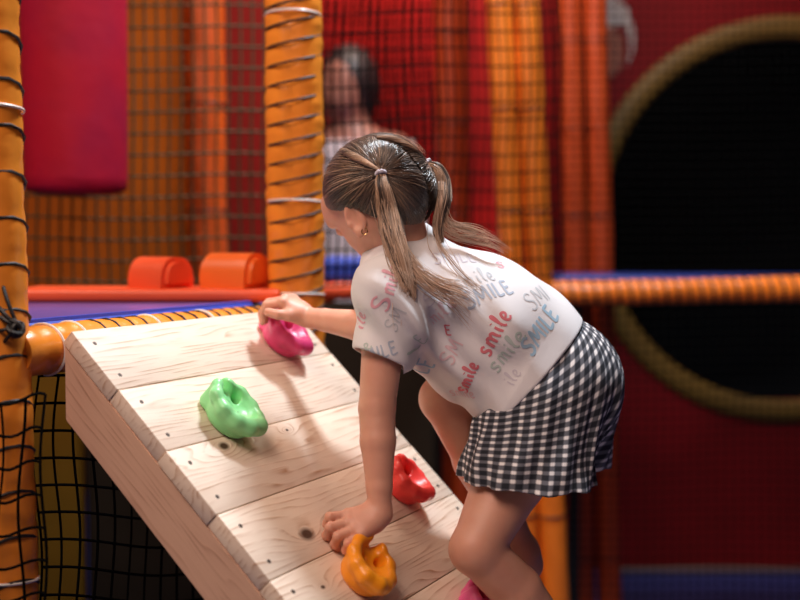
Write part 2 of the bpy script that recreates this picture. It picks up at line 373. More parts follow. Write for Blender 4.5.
# ---------------------------------------------------------------- shirt
def cloth_wrinkle(F, amp, dirs):
    X, Y, Z = F.grid(); w = 0
    for (d, f, ph, wob, fw) in dirs:
        d = norm(d); e = norm(np.cross(d, [.3, .5, .8]))
        a = (X*d[0]+Y*d[1]+Z*d[2]); b = (X*e[0]+Y*e[1]+Z*e[2])
        w = w+np.sin(a*f+ph+wob*np.sin(b*fw+ph*2))
    return w*amp
def build_shirt():
    F = Field((-.15, 1.64, .98), (.34, 2.2, 1.46), .0021)
    nb = MSH+BACK*.014
    c = [at(424, 284, 1.915), at(470, 305, 1.925), at(510, 326, 1.935), at(560, 371, 1.955)]
    hem_n = norm(norm(at(585, 316, 1.95)-at(485, 418, 1.93)))         # along the hem line, in the picture's plane
    sp = norm(c[3]-c[1])
    r = [.106, .112, .115, .122]; ra = [.66, .70, .70, .70]
    for i in range(3): F.cone(c[i], c[i+1], r[i], r[i+1], k=.03, wdir=WID, ratio=.5*(ra[i]+ra[i+1]))
    # the front hangs away from the chest and belly
    F.cone(at(425, 322, 1.88), at(462, 358, 1.90), .058, .060, k=.05, wdir=WID, ratio=.8)
    F.cone(at(462, 358, 1.90), at(486, 380, 1.905), .060, .056, k=.04, wdir=WID, ratio=.85); F.cone(at(486, 372, 1.89), at(520, 392, 1.875), .058, .074, k=.04)
    F.cone(at(400, 318, 1.86), at(425, 345, 1.86), .045, .040, k=.03)
    # shoulders, neck opening
    F.cone(nb, sL, .045, .046, k=.03); F.cone(nb, sR, .045, .044, k=.03)
    F.cone(nb, at(407, 243, 1.93), .047, .040, k=.02)
    # sleeves
    hemL = at(380, 362, 1.785); F.cone(sL, hemL, .050, .0415, k=.025)
    F.cone(at(384, 300, 1.80), at(402, 335, 1.80), .04, .036, k=.03)
    dR = norm(eR-sR); hemR = at(377, 310, 1.965); F.cone(sR, hemR, .047, .043, k=.02)
    # creases
    X, Y, Z = F.grid()
    w = cloth_wrinkle(F, .0021, [((.8, .1, -.55), 55, .4, 1.6, 22), ((.5, -.3, .8), 70, 1.9, 2.0, 18), ((.9, .2, .4), 48, 2.2, 1.7, 30)])
    # long drag folds running from the near shoulder to the belly
    a = at(430, 330, 1.80); n_ = norm([.75, 0, .66]); e_ = norm([.66, .1, -.75])
    qa = (X-a[0])*n_[0]+(Y-a[1])*n_[1]+(Z-a[2])*n_[2]; qe = (X-a[0])*e_[0]+(Z-a[2])*e_[2]
    g = np.exp(-(qa/.085)**2-((qe)/.09)**2)
    w = w+.0060*g*np.sin(qa*150+1.2*np.sin(qe*30))
    # hem bunching
    b = at(480, 405, 1.86); g2 = np.exp(-((X-b[0])**2+(Z-b[2])**2)/.045**2)
    w = w+.003*g2*np.sin((X-b[0])*150+(Z-b[2])*60)
    F.d += w.astype(np.float32)
    inner = F.d+.0048
    # hem plane across the waist
    pc = at(535, 367, 1.95); ax = np.cross(hem_n, [0, 1, 0]); ax = norm(ax); ax = ax if ax@SPINE > 0 else -ax
    F.plane(pc, ax+np.array([0, .0, 0]), k=.004)
    # sleeve openings
    axL = norm(hemL-sL); axL = norm(axL+np.array([-.28, 0, 0]))
    F.plane(at(381, 359, 1.785), axL, lo=at(381, 359, 1.785)-np.array([.075, .10, .09]), hi=at(381, 359, 1.785)+np.array([.030, .055, .05]), k=.003)
    F.plane(hemR, norm(hemR-sR), lo=hemR-np.array([.09, .03, .08]), hi=hemR+np.array([.01, .09, .06]), k=.003)
    # neck hole
    nk = at(397, 226, 1.93); nax = norm(nk-nb)
    F.cone(nb+nax*.035, nk+nax*.05, .040, .047, k=.004, op='cut')
    F.plane(at(403, 229, 1.93), nax, lo=at(403, 229, 1.93)-.08, hi=at(403, 229, 1.93)+.08, k=.003)
    F.d = np.maximum(F.d, -inner)
    return F.mesh('tshirt')
M_shirt = mat('white_jersey', (.80, .80, .83), rough=.85, bump=.15, bscale=900, sheen=.2)
shirt_me = build_shirt(); shirt = link('tshirt', shirt_me, M_shirt, girl)
shirt['label'] = 'white short-sleeved T-shirt printed with pastel words'

# ---------------------------------------------------------------- shorts
def build_shorts():
    F = Field((.02, 1.64, .78), (.48, 2.24, 1.42), .0021)
    pc = at(548, 372, 1.955)
    F.ell(at(556, 372, 1.955), (.098, .128, .088), (norm([.8, 0, -.6]), WID, np.cross(norm([.8, 0, -.6]), WID)), k=.03)
    F.cone(at(520, 372, 1.94), at(548, 376, 1.95), .088, .095, k=.03, wdir=WID, ratio=.72)
    F.cone(at(562, 392, 1.925), at(540, 425, 1.89), .088, .082, k=.05); F.cone(at(536, 412, 1.88), at(531, 520, 1.835), .078, .100, k=.04, wdir=(0, 1, 0), ratio=1.02)
    F.cone(at(524, 406, 1.885), at(511, 476, 1.845), .074, .070, k=.03); F.cone(at(511, 476, 1.845), at(506, 510, 1.835), .070, .068, k=.03)
    F.cone(at(572, 386, 2.01), at(556, 480, 2.02), .078, .088, k=.04)
    # gathers fall from the waist
    X, Y, Z = F.grid(); c0 = at(560, 360, 1.955); c1 = at(532, 500, 1.90); ax = norm(c1-c0)
    t = (X-c0[0])*ax[0]+(Y-c0[1])*ax[1]+(Z-c0[2])*ax[2]
    u = np.cross(ax, [0, 1, 0]); u = norm(u); v = np.cross(ax, u)
    pu = (X-c0[0]-ax[0]*t)*u[0]+(Y-c0[1]-ax[1]*t)*u[1]+(Z-c0[2]-ax[2]*t)*u[2]
    pv = (X-c0[0]-ax[0]*t)*v[0]+(Y-c0[1]-ax[1]*t)*v[1]+(Z-c0[2]-ax[2]*t)*v[2]
    ang = np.arctan2(pv, pu)
    w = .0028*np.sin(ang*15+2.0*np.sin(t*16)+1.0)+.0016*np.sin(ang*27+t*22)+.0018*np.sin(ang*8+t*30)
    F.d += (w*np.clip(.4+t*4, .35, 1.2)).astype(np.float32)
    inner = F.d+.0045
    hn = norm([-.06, .0, -1]); hz = at(530, 479, 1.87)
    sl, (X2, Y2, Z2) = F.sub(F.lo, F.lo+F.n*F.vox)
    v1 = (X2-hz[0])*hn[0]+(Z2-hz[2])*hn[2]+0*Y2-.0025*np.sin(X2*60+Y2*40)
    fz = at(575, 470, 2.02)[2]; v2 = -(Z2-fz)+0*X2-(np.clip(1.955-Y2, 0, .02)*5)
    F.d = np.maximum(F.d, np.maximum(v1, np.where(Y2 > 1.95, v2, -1)).astype(np.float32))
    wn = np.cross(norm(at(585, 316, 1.95)-at(485, 418, 1.93)), [0, 1, 0]); wn = norm(wn); wn = -wn if wn@SPINE > 0 else wn
    F.plane(at(524, 357, 1.95), wn, k=.003)
    F.d = np.maximum(F.d, -inner)
    me = F.mesh('shorts')
    # weave coordinates: distance round the leg and distance down from the waist
    co = np.empty(len(me.vertices)*3, np.float32); me.vertices.foreach_get('co', co); co = co.reshape(-1, 3)
    waist = at(548, 350, 1.955); q = co-waist
    # the direction "down the cloth" turns from the spine's direction at the waist to straight down at the hem
    hem = at(532, 489, 1.88); L_ = np.linalg.norm(hem-waist)
    d1 = norm([.60, 0, -.75]); d2 = norm([-.04, 0, -1])
    s1 = q@d1
    zz = np.clip((waist[2]+.02-co[:, 2])/.20, 0, 1); bl = zz*zz*(3-2*zz)
    down = (1-bl)*s1+bl*(q@d2+.012)
    cen = np.array([waist[0], waist[1], 0])[None]+(hem-waist)[None]*np.clip((waist[2]-co[:, 2])/abs(hem[2]-waist[2]), -.3, 1.2)[:, None]
    rr = co-cen; an = np.arctan2(rr[:, 0], -rr[:, 1])
    rad = .104
    around = an*rad+.12*np.sin(0)+q[:, 2]*0
    gx = me.attributes.new('weave', 'FLOAT_VECTOR', 'POINT')
    dat = np.zeros((len(co), 3), np.float32); dat[:, 0] = around; dat[:, 1] = down; gx.data.foreach_set('vector', dat.ravel())
    return me
def gingham():
    m, nt, b = nodes('gingham_cotton'); L = nt.links
    at_ = N(nt, 'ShaderNodeAttribute', attribute_name='weave'); sp = N(nt, 'ShaderNodeSeparateXYZ'); L.new(at_.outputs['Vector'], sp.inputs['Vector'])
    outs = []
    for ax in 'XY':
        s = N(nt, 'ShaderNodeMath', operation='MULTIPLY'); L.new(sp.outputs[ax], s.inputs[0]); s.inputs[1].default_value = 1/.0142
        f = N(nt, 'ShaderNodeMath', operation='FRACT'); L.new(s.outputs[0], f.inputs[0])
        t = N(nt, 'ShaderNodeMath', operation='SUBTRACT'); L.new(f.outputs[0], t.inputs[0]); t.inputs[1].default_value = .5
        a = N(nt, 'ShaderNodeMath', operation='ABSOLUTE'); L.new(t.outputs[0], a.inputs[0])
        r = N(nt, 'ShaderNodeMapRange'); L.new(a.outputs[0], r.inputs['Value']); r.inputs['From Min'].default_value = .13; r.inputs['From Max'].default_value = .28
        outs.append(r.outputs['Result'])
    ad = N(nt, 'ShaderNodeMath', operation='ADD'); L.new(outs[0], ad.inputs[0]); L.new(outs[1], ad.inputs[1])
    hf = N(nt, 'ShaderNodeMath', operation='MULTIPLY'); L.new(ad.outputs[0], hf.inputs[0]); hf.inputs[1].default_value = .5
    rp = N(nt, 'ShaderNodeValToRGB'); L.new(hf.outputs[0], rp.inputs['Fac']); E = rp.color_ramp.elements
    E[0].color = (.86, .86, .88, 1); E[1].color = (.012, .016, .026, 1); e = E.new(.5); e.color = (.13, .14, .17, 1)
    L.new(rp.outputs['Color'], b.inputs['Base Color']); b.inputs['Roughness'].default_value = .85
    return m
shorts_me = build_shorts(); shorts = link('shorts', shorts_me, gingham(), girl); shorts['label'] = 'black and white gingham shorts with wide legs'

# ---------------------------------------------------------------- printed words
dg = bpy.context.evaluated_depsgraph_get()
def bvh_of(me):
    return BVHTree.FromPolygons([v.co for v in me.vertices], [tuple(p.vertices) for p in me.polygons])
shirt_bvh = bvh_of(shirt_me)
GL = {  # brush letters, strokes in a box about 1 high
 'S': (.62, [[(.55, .85), (.4, 1), (.15, .95), (.05, .75), (.2, .58), (.42, .45), (.5, .25), (.38, .05), (.15, 0), (0, .12)]]),
 'M': (.9, [[(0, 0), (.08, .5), (.15, 1), (.3, .6), (.42, .3), (.58, .65), (.72, 1), (.78, .5), (.82, 0)]]),
 'I': (.22, [[(.08, 0), (.1, 1)]]),
 'L': (.55, [[(.08, 1), (.06, .5), (.05, .03), (.28, .02), (.48, .08)]]),
 'E': (.6, [[(.5, .98), (.28, 1), (.08, .97), (.06, .5), (.06, .03), (.28, 0), (.52, .06)], [(.08, .52), (.25, .52), (.42, .55)]]),
 's': (.45, [[(.38, .5), (.25, .6), (.08, .52), (.12, .36), (.3, .24), (.33, .08), (.18, 0), (.02, .06)]]),
 'm': (.75, [[(.05, 0), (.06, .3), (.08, .55)], [(.08, .38), (.2, .57), (.32, .5), (.34, .25), (.34, 0)], [(.35, .38), (.48, .57), (.6, .48), (.62, .2), (.7, 0)]]),
 'i': (.22, [[(.08, .55), (.08, .25), (.14, 0)], [(.11, .78), (.13, .84)]]),
 'l': (.28, [[(.02, .2), (.16, .6), (.22, .95), (.12, 1), (.08, .6), (.1, .15), (.22, 0)]]),
 'e': (.45, [[(.05, .25), (.3, .33), (.33, .5), (.18, .58), (.05, .4), (.06, .12), (.22, 0), (.4, .08)]]),
}
def word(txt, px, py, deg, hpx, col, wpx=None, thick=.10, slant=0):
    v = ray(px, py); h = shirt_bvh.ray_cast(Vector(CAM), Vector(v).normalized())
    if h[0] is None: print('word missed', txt, px, py); return
    C, nrm = np.array(h[0]), np.array(h[1]); sc = C[1]/FPX
    a = math.radians(deg)
    rt = np.array([1, 0, 0.])*math.cos(a)+np.array([0, 0, 1.])*math.sin(a)
    t1 = norm(rt-nrm*(rt@nrm)); t2 = np.cross(nrm, t1)
    H = hpx*sc
    # undo foreshortening so that the letters keep their size on the cloth
    total = sum(GL[c][0]+.12 for c in txt); x0 = -total/2; V, Fc = [], []
    for ch in txt:
        wd, strokes = GL[ch]
        for st in strokes:
            P = catmull(np.array(st), 4) if len(st) > 2 else np.array([np.array(st[0])*(1-t)+np.array(st[1])*t for t in np.linspace(0, 1, 8)])
            Tn = np.gradient(P, axis=0); Tn /= np.linalg.norm(Tn, axis=1)[:, None]+1e-9; Nn = np.stack([-Tn[:, 1], Tn[:, 0]], 1)
            n = len(P); b0 = len(V)
            for i in range(n):
                w = thick*(.75+.25*math.sin(PI*(i+.7)/n))
                for sg in (-.5, .0, .5):
                    q = P[i]+Nn[i]*w*sg*1.1; X_ = (x0+q[0]+slant*q[1])*H; Y_ = (q[1]-.5)*H
                    p = C+t1*X_+t2*Y_
                    r = shirt_bvh.ray_cast(Vector(p+nrm*.03), Vector(-nrm), .07)
                    if r[0] is None: r = shirt_bvh.find_nearest(Vector(p))
                    V.append(np.array(r[0])+np.array(r[1])*.0007)
            for i in range(n-1):
                for k in range(2): Fc.append((b0+i*3+k, b0+(i+1)*3+k, b0+(i+1)*3+k+1, b0+i*3+k+1))
        x0 += wd+.12
    me = frompy('printed_word', V, Fc, True)
    # drop faces stretched over a step of the cloth
    bm = bmesh.new(); bm.from_mesh(me); bad = [f for f in bm.faces if max(e.calc_length() for e in f.edges) > H*.45]; bmesh.ops.delete(bm, geom=bad, context='FACES'); bm.to_mesh(me); bm.free()
    o = link('printed_word', me, col); o.parent = shirt
    bpy.context.view_layer.update(); o.matrix_parent_inverse = shirt.matrix_world.inverted()
    return o
INK = {k: mat('ink_'+k, c, rough=.8) for k, c in dict(red=(.72, .20, .24), pink=(.80, .42, .50), pale=(.80, .60, .64), blue=(.38, .58, .74), steel=(.45, .53, .65), grey=(.58, .62, .67), green=(.52, .63, .60), lilac=(.66, .64, .72)).items()}
for (t, x, y, dg_, h, c, th) in [
    ('Smile', 389, 282, 68, 17, 'pink', .13), ('ile', 361, 318, 60, 15, 'pink', .13), ('SM', 395, 318, 60, 14, 'grey', .1), ('SMILE', 377, 353, 18, 13, 'steel', .14),
    ('e', 366, 344, 60, 14, 'green', .1), ('E', 449, 330, 12, 12, 'red', .15), ('SM', 452, 350, 62, 15, 'pale', .14), ('smile', 494, 330, 62, 18, 'red', .15),
    ('smile', 467, 377, 70, 13, 'red', .2), ('SMILE', 490, 291, 34, 17, 'steel', .15), ('SMILE', 541, 328, 46, 18, 'blue', .17), ('SMI', 538, 296, 42, 18, 'grey', .1),
    ('smile', 506, 350, 52, 17, 'green', .12), ('LE', 424, 365, 78, 17, 'blue', .13), ('smile', 474, 277, 34, 18, 'grey', .1), ('S', 501, 265, 20, 12, 'pink', .16),
    ('LE', 418, 341, 58, 14, 'green', .1), ('mile', 440, 312, 40, 15, 'pale', .12), ('SMILE', 455, 258, 28, 14, 'lilac', .1), ('ile', 512, 375, 60, 14, 'lilac', .1),
    ('smile', 462, 392, 30, 12, 'pale', .13), ('SMI', 432, 290, 50, 14, 'lilac', .1)]:
    word(t, x, y, dg_, h, INK[c], thick=th)

# ---------------------------------------------------------------- hair
def hair_mat():
    m, nt, b = nodes('hair'); L = nt.links
    a = N(nt, 'ShaderNodeAttribute', attribute_name='tone'); L.new(a.outputs['Color'], b.inputs['Base Color'])
    b.inputs['Roughness'].default_value = .30; b.inputs['Specular IOR Level'].default_value = .75
    b.inputs['Sheen Weight'].default_value = .1
    return m
HAIR = hair_mat()
def strands(name, paths, rad, tones, parent, n=3):
    """paths: list of (k,3) arrays of equal length; tones: list of (root colour, tip colour, start of change)"""
    P = np.array(paths); S, K, _ = P.shape
    T = np.gradient(P, axis=1); T /= np.linalg.norm(T, axis=2)[..., None]+1e-12
    up = np.array([.31, .82, .48]); U = np.cross(T, up); U /= np.linalg.norm(U, axis=2)[..., None]+1e-9; B = np.cross(T, U)
    rd = np.array(rad)[:, None]*np.clip(np.minimum(1, (1.02-np.linspace(0, 1, K))*6), .15, 1)[None]
    V = []
    for j in range(n):
        a = 2*PI*j/n; V.append(P+rd[..., None]*(U*math.cos(a)+B*math.sin(a)))
    V = np.stack(V, 2).reshape(-1, 3)
    s, k, j = np.meshgrid(np.arange(S), np.arange(K-1), np.arange(n), indexing='ij'); j2 = (j+1) % n
    base = s*K*n
    Fq = np.stack([base+k*n+j, base+k*n+j2, base+(k+1)*n+j2, base+(k+1)*n+j], -1).reshape(-1, 4)
    me = pydata(name, V, Fq)
    ca = me.attributes.new('tone', 'FLOAT_COLOR', 'POINT'); t = np.linspace(0, 1, K)
    C = np.ones((S, K, n, 4), np.float32)
    R = np.array([x[0] for x in tones])[:, None]; Q = np.array([x[1] for x in tones])[:, None]; st = np.array([x[2] for x in tones])[:, None]
    w = np.clip((t[None]-st)/.5, 0, 1)[..., None]; C[..., :3] = (R*(1-w)+Q*w)[:, :, None]
    ca.data.foreach_set('color', C.ravel())
    return link(name, me, HAIR, parent)
TA = {1: hd(-.050, .057, .040), -1: hd(-.062, -.040, .040)}    # the two ties

DARK, MID, GOLD, BLOND = np.array([.030, .018, .014]), np.array([.12, .080, .058]), np.array([.42, .26, .165]), np.array([.78, .54, .39])
def tone_dark():
    a = rng.random(); c = DARK*(1-a)+MID*a
    if rng.random() < .12: c = GOLD*.6
    return c
def ell_r(d):   # radius of the hair-covered skull in direction d (head axes)
    R = np.array([.0890, .0760, .0800]); return 1/np.sqrt(((d/R)**2).sum())+.014*max(0., (float(d@NAPE)-.62)/.38)
HCEN = hd(-.008, 0, .012); NAPE = norm([-.58, 0, -.81])
def tie_at(px, py):
    best = min(((abs(tohead(at(px, py, y))@(1/np.array([.0955, .0825, .0865])**2*tohead(at(px, py, y)))-1), y) for y in np.linspace(1.78, HCEN[1]+.02, 400))); return at(px, py, best[1])
def tohead(P): q = np.asarray(P)-HCEN; return np.array([q@HF, q@HL_, q@HU])
def fromhead(q): return HCEN+HF*q[0]+HL_*q[1]+HU*q[2]
def hairline(f, l):
    l = np.abs(l); front = .012+.36*f-.42*np.maximum(l-.022, 0); back = -.010-.070*np.clip(-f/.035, 0, 1)
    return np.where(f > 0, front, np.minimum(back, .012-.42*np.maximum(l-.022, 0)))
def hairy(d):
    """is direction d on the scalp?"""
    q = d*.085
    return q[2] > hairline(q[0], q[1])
def scalp():
    F = Field(HCEN-.12, HCEN+.12, .003)
    F.ell(HCEN, (.0880, .0750, .0790), (HF, HL_, HU), k=0)
    F.ell(fromhead(NAPE*.050), (.046, .048, .040), (HF, HL_, HU), k=.02)
    X, Y, Z = F.grid(); q = [X-HCEN[0], Y-HCEN[1], Z-HCEN[2]]
    f, l, u = [q[0]*a[0]+q[1]*a[1]+q[2]*a[2] for a in (HF, HL_, HU)]
    lim = hairline(f, l)
    F.d = np.maximum(F.d, ((lim+.003-u)*.8).astype(np.float32))
    me = F.mesh('hair'); ca = me.attributes.new('tone', 'FLOAT_COLOR', 'POINT')
    ca.data.foreach_set('color', np.tile(np.array([.06, .036, .023, 1], np.float32), len(me.vertices)))
    return link('hair', me, HAIR, girl)
hair = scalp(); hair['label'] = 'light brown hair parted into two high ponytails'
TA[1] = tie_at(380.5, 172); TA[-1] = tie_at(426, 163)
print('ties', tohead(TA[1]), tohead(TA[-1]))
P_, R_, T_ = [], [], []
for i in range(6500):
    side = 1 if i % 2 else -1
    while True:
        d = rng.normal(size=3); d /= np.linalg.norm(d); d[1] = abs(d[1])*side
        if hairy(d): break
    # favour roots at the hairline and the parting so the hair runs the whole way
    tq = tohead(TA[side]); td = tq/np.linalg.norm(tq); K = 14
    ang = math.acos(np.clip(d@td, -1, 1))
    if ang < .12: continue
    if rng.random() < .55:  # push the root outwards to the parting / hairline
        for _ in range(30):
            d2 = d+(d-td)*.06; d2 /= np.linalg.norm(d2)
            if d2[1]*side < .015 or not hairy(d2): break
            d = d2
        ang = math.acos(np.clip(d@td, -1, 1))
    lift = rng.random()*.0035; pts = []
    wv = rng.normal()*.06
    perp = np.cross(d, td); perp /= np.linalg.norm(perp)+1e-9
    for t in np.linspace(0, 1, K):
        v = (math.sin((1-t)*ang)*d+math.sin(t*ang)*td)/math.sin(ang)
        v = v+perp*wv*math.sin(PI*t)*ang*.5; v /= np.linalg.norm(v)
        r = ell_r(v)+lift*math.sin(PI*min(1, t*1.2+.1))+.0015+rng.normal()*.00015
        if t > .8: r = r+(np.linalg.norm(tq)-r)*((t-.8)/.2)**1.5
        pts.append(fromhead(v*r))
    az = math.atan2(perp@td, perp[1])+perp[0]*3; cl = math.sin(az*7+side)+.6*math.sin(az*17+2)
    P_.append(pts); R_.append(.00042+rng.random()*.00035); c = DARK*(.8+.5*rng.random()) if (d[0] > .25 and d[2] < .55 and rng.random() < .75) else (tone_dark() if cl < .3 else MID*(.8+.5*rng.random()) if rng.random() < .8 else GOLD*.6); T_.append((c, c*(1.25+rng.random()*.5), .3))
# fly-away hairs on the crown
for i in range(90):
    while True:
        d = rng.normal(size=3); d /= np.linalg.norm(d)
        if hairy(d) and d[2] > .0: break
    side = 1 if d[1] > 0 else -1; tq = tohead(TA[side]); td = tq/np.linalg.norm(tq); ang = math.acos(np.clip(d@td, -1, 1))
    if ang < .2: continue
    L1 = .004+rng.random()*.008; pts = []
    for t in np.linspace(0, 1, 14):
        v = (math.sin((1-t*.7)*ang)*d+math.sin(t*.7*ang)*td)/math.sin(ang); v /= np.linalg.norm(v)
        pts.append(fromhead(v*(ell_r(v)+.001+L1*math.sin(t*PI*.6))))
    P_.append(pts); R_.append(.00022); T_.append((GOLD, BLOND, .2))
strands('scalp_strands', P_, R_, T_, hair)
# twisted lock from the temple to the near tie, and a slimmer one on the far side
def lock(p_head, tie, r, n, turns, lift=.006):
    P_, R_, T_ = [], [], []
    for i in range(n):
        ph = rng.random()*2*PI; rr = r*math.sqrt(rng.random()); pts = []
        pc = catmull(p_head+[tohead(tie)], 5)
        Tn = np.gradient(pc, axis=0); Tn /= np.linalg.norm(Tn, axis=1)[:, None]
        for j, q in enumerate(pc):
            t = j/(len(pc)-1); o_ = q/np.linalg.norm(q); b_ = np.cross(Tn[j], o_); a = ph+turns*2*PI*t; s_ = rr*(.35+.65*math.sin(PI*min(1, .15+t*.95)))
            pts.append(fromhead(q+o_*(s_*math.sin(a)+lift)+b_*s_*math.cos(a)))
        P_.append(pts); R_.append(.0004+rng.random()*.0002); c = MID*(.8+rng.random()*.6) if rng.random() < .6 else GOLD; T_.append((c, GOLD*(.9+.6*rng.random()), .2))
    strands('twisted_lock', P_, R_, T_, hair)
def hp(px, py, extra=.0):
    # a point on the hair seen at this pixel
    v = ray(px, py); v = v/np.linalg.norm(v); best = None
    for k in np.linspace(1.75, 2.0, 500):
        q = tohead(CAM+v*k)
        if np.linalg.norm(q) < ell_r(q/np.linalg.norm(q))+extra: return q
    q = tohead(at(px, py, 1.9)); return q/np.linalg.norm(q)*(ell_r(q/np.linalg.norm(q))+extra)
lock([hp(344, 153, .002), hp(352, 157, .003), hp(366, 164, .004)], TA[1], .0062, 220, 1.6)
lock([hp(377, 139, .002), hp(395, 141, .003), hp(413, 150, .003)], TA[-1], .0045, 120, 1.2, .003)

def cloth_front(P, gap=.004):
    """keep a hair point outside the shirt"""
    r = shirt_bvh.find_nearest(Vector(P), .06)
    if r[0] is None: return P
    n_ = np.array(r[1]); q = np.asarray(P)-np.array(r[0]); d = q@n_
    return P if d > gap else np.asarray(P)+n_*(gap-d)
def tail(guide, widths, n, name, wisps=()):
    P_, R_, T_ = [], [], []; G_ = catmull(guide, 6); wd = np.interp(np.linspace(0, 1, len(G_)), np.linspace(0, 1, len(widths)), widths)
    T, U, B = frames(G_)
    for i in range(n):
        a = rng.random()*2*PI; s = math.sqrt(rng.random()); cut = 1-.35*rng.random()**2; wob = rng.normal()*.6; wa = rng.normal()*.0012
        idx = np.linspace(0, 1, 22)*cut*(len(G_)-1); pts = []
        for j, f in enumerate(idx):
            k = int(f); k2 = min(k+1, len(G_)-1); w = f-k
            c = G_[k]*(1-w)+G_[k2]*w; r = wd[k]*(1-w)+wd[k2]*w; aa = a+wob*f/len(G_)
            p = c+(U[k]*math.cos(aa)+B[k]*math.sin(aa)*.7)*r*s+U[k]*wa*math.sin(f*.5+a)
            pts.append(cloth_front(p, .0015+.004*s))
        P_.append(pts); R_.append(.0004+rng.random()*.0004); z = np.clip(.5+.42*math.sin(a*3+1.3)+.25*math.sin(a*7+s*5)+rng.normal()*.14, 0, 1)
        c = DARK*(1.0+.6*rng.random()) if z < .3 else (MID*(.7+.7*rng.random()) if z < .66 else GOLD*(.8+.5*rng.random()))
        T_.append((c, (MID*1.2 if z < .3 else GOLD*.8+BLOND*.3 if z < .66 else BLOND)*(.6+.5*rng.random()), .05+.4*rng.random()))
    for (g2, w2, n2) in wisps:
        G2 = catmull(g2, 6); T2, U2, B2 = frames(G2)
        for i in range(n2):
            a = rng.random()*2*PI; s = rng.random(); pts = []; sw = rng.normal()*.006
            for f in np.linspace(0, 1, 22)*(len(G2)-1)*(1-.3*rng.random()):
                k = int(f); k2 = min(k+1, len(G2)-1); w = f-k; t = f/len(G2)
                p = G2[k]*(1-w)+G2[k2]*w+(U2[k]*math.cos(a)+B2[k]*math.sin(a)*.4)*w2*s*(.2+t)+U2[k]*sw*math.sin(t*4+a)
                pts.append(cloth_front(p, .001+.003*s))
            P_.append(pts); R_.append(.00028+rng.random()*.00025); T_.append((GOLD*.8, BLOND*(.6+.5*rng.random()), .05))
    return strands(name, P_, R_, T_, hair)
tail([TA[1], at(383, 188, TA[1][1]-.012), at(388, 212, TA[1][1]-.014), at(393, 236, 1.795), at(400, 260, 1.782), at(406, 284, 1.775), at(409, 306, 1.77)],
     [.004, .012, .0165, .0185, .0165, .012, .006], 1000, 'ponytail',
     [([at(383, 190, TA[1][1]-.012), at(395, 232, 1.79), at(412, 262, 1.785), at(436, 282, 1.79), at(462, 292, 1.80), at(480, 306, 1.81)], .018, 60),
      ([at(385, 195, 1.822), at(396, 236, 1.79), at(412, 268, 1.78), at(428, 285, 1.78), at(450, 298, 1.79), at(470, 296, 1.80)], .014, 50),
      ([at(383, 200, 1.815), at(390, 246, 1.782), at(398, 280, 1.765), at(402, 305, 1.76), at(400, 335, 1.76)], .012, 50),
      ([at(385, 195, 1.822), at(398, 240, 1.79), at(418, 275, 1.785), at(455, 305, 1.80), at(478, 330, 1.81)], .010, 20)])
tail([TA[-1], at(437, 168, TA[-1][1]-.004), at(443, 182, TA[-1][1]-.006), at(443.5, 200, 1.89), at(440, 218, 1.885), at(438, 232, 1.88), at(442, 243, 1.875)],
     [.004, .013, .0175, .017, .0145, .011, .006], 900, 'ponytail',
     [([at(440, 175, 1.895), at(440, 215, 1.88), at(450, 232, 1.88), at(470, 238, 1.89), at(492, 243, 1.90), at(512, 254, 1.91)], .014, 55),
      ([at(442, 180, 1.895), at(443, 215, 1.88), at(455, 226, 1.89), at(478, 232, 1.90), at(500, 244, 1.91)], .012, 35),
      ([at(440, 190, 1.88), at(436, 235, 1.86), at(450, 262, 1.84), at(470, 285, 1.83), at(488, 300, 1.83)], .010, 14)])
# ties: ruffled pale elastic with small beads
M_tie = mat('hair_elastic', (.62, .60, .70), rough=.5)
for s in (1, -1):
    c = TA[s]; axis = norm(at(384, 190, c[1]-.012)-c) if s == 1 else norm(at(437, 168, c[1]-.004)-c)
    u = norm(np.cross(axis, [0, 1, .2])); v = np.cross(axis, u); ring = []
    for i in range(73):
        a = 2*PI*i/72; ring.append(c+axis*(.002+.0012*math.sin(a*9))+(u*math.cos(a)+v*math.sin(a))*(.0062+.0012*math.sin(a*7)))
    link('hair_tie', tubes('hair_tie', [(ring, .0026)], 8), M_tie, hair)
# gold earring
M_gold = mat('gold', (.9, .62, .25), rough=.2, metal=1.0)
ec = hd(-.004, .069, -.012); n_ = norm(HL_*.9-HF*.35); e0 = at(354.5, 232.5, 1.842)
r_ = shirt_bvh; bb = bvh_of(body_me); lobe = proj(hd(-.004, .078, -.041)); hit = bb.ray_cast(Vector(CAM), Vector(ray(lobe[0], lobe[1])).normalized()); print('lobe', lobe, 'ear', proj(hd(-.004, .069, -.012)))
if hit[0] is not None: e0 = np.array(hit[0])-np.array([0, .002, 0])
ring = [e0+np.array([math.cos(a), 0, math.sin(a)])*.0045 for a in np.linspace(PI*.75, PI*2.45, 20)]
link('earring', tubes('earring', [(ring, .0008)], 6), M_gold, girl)
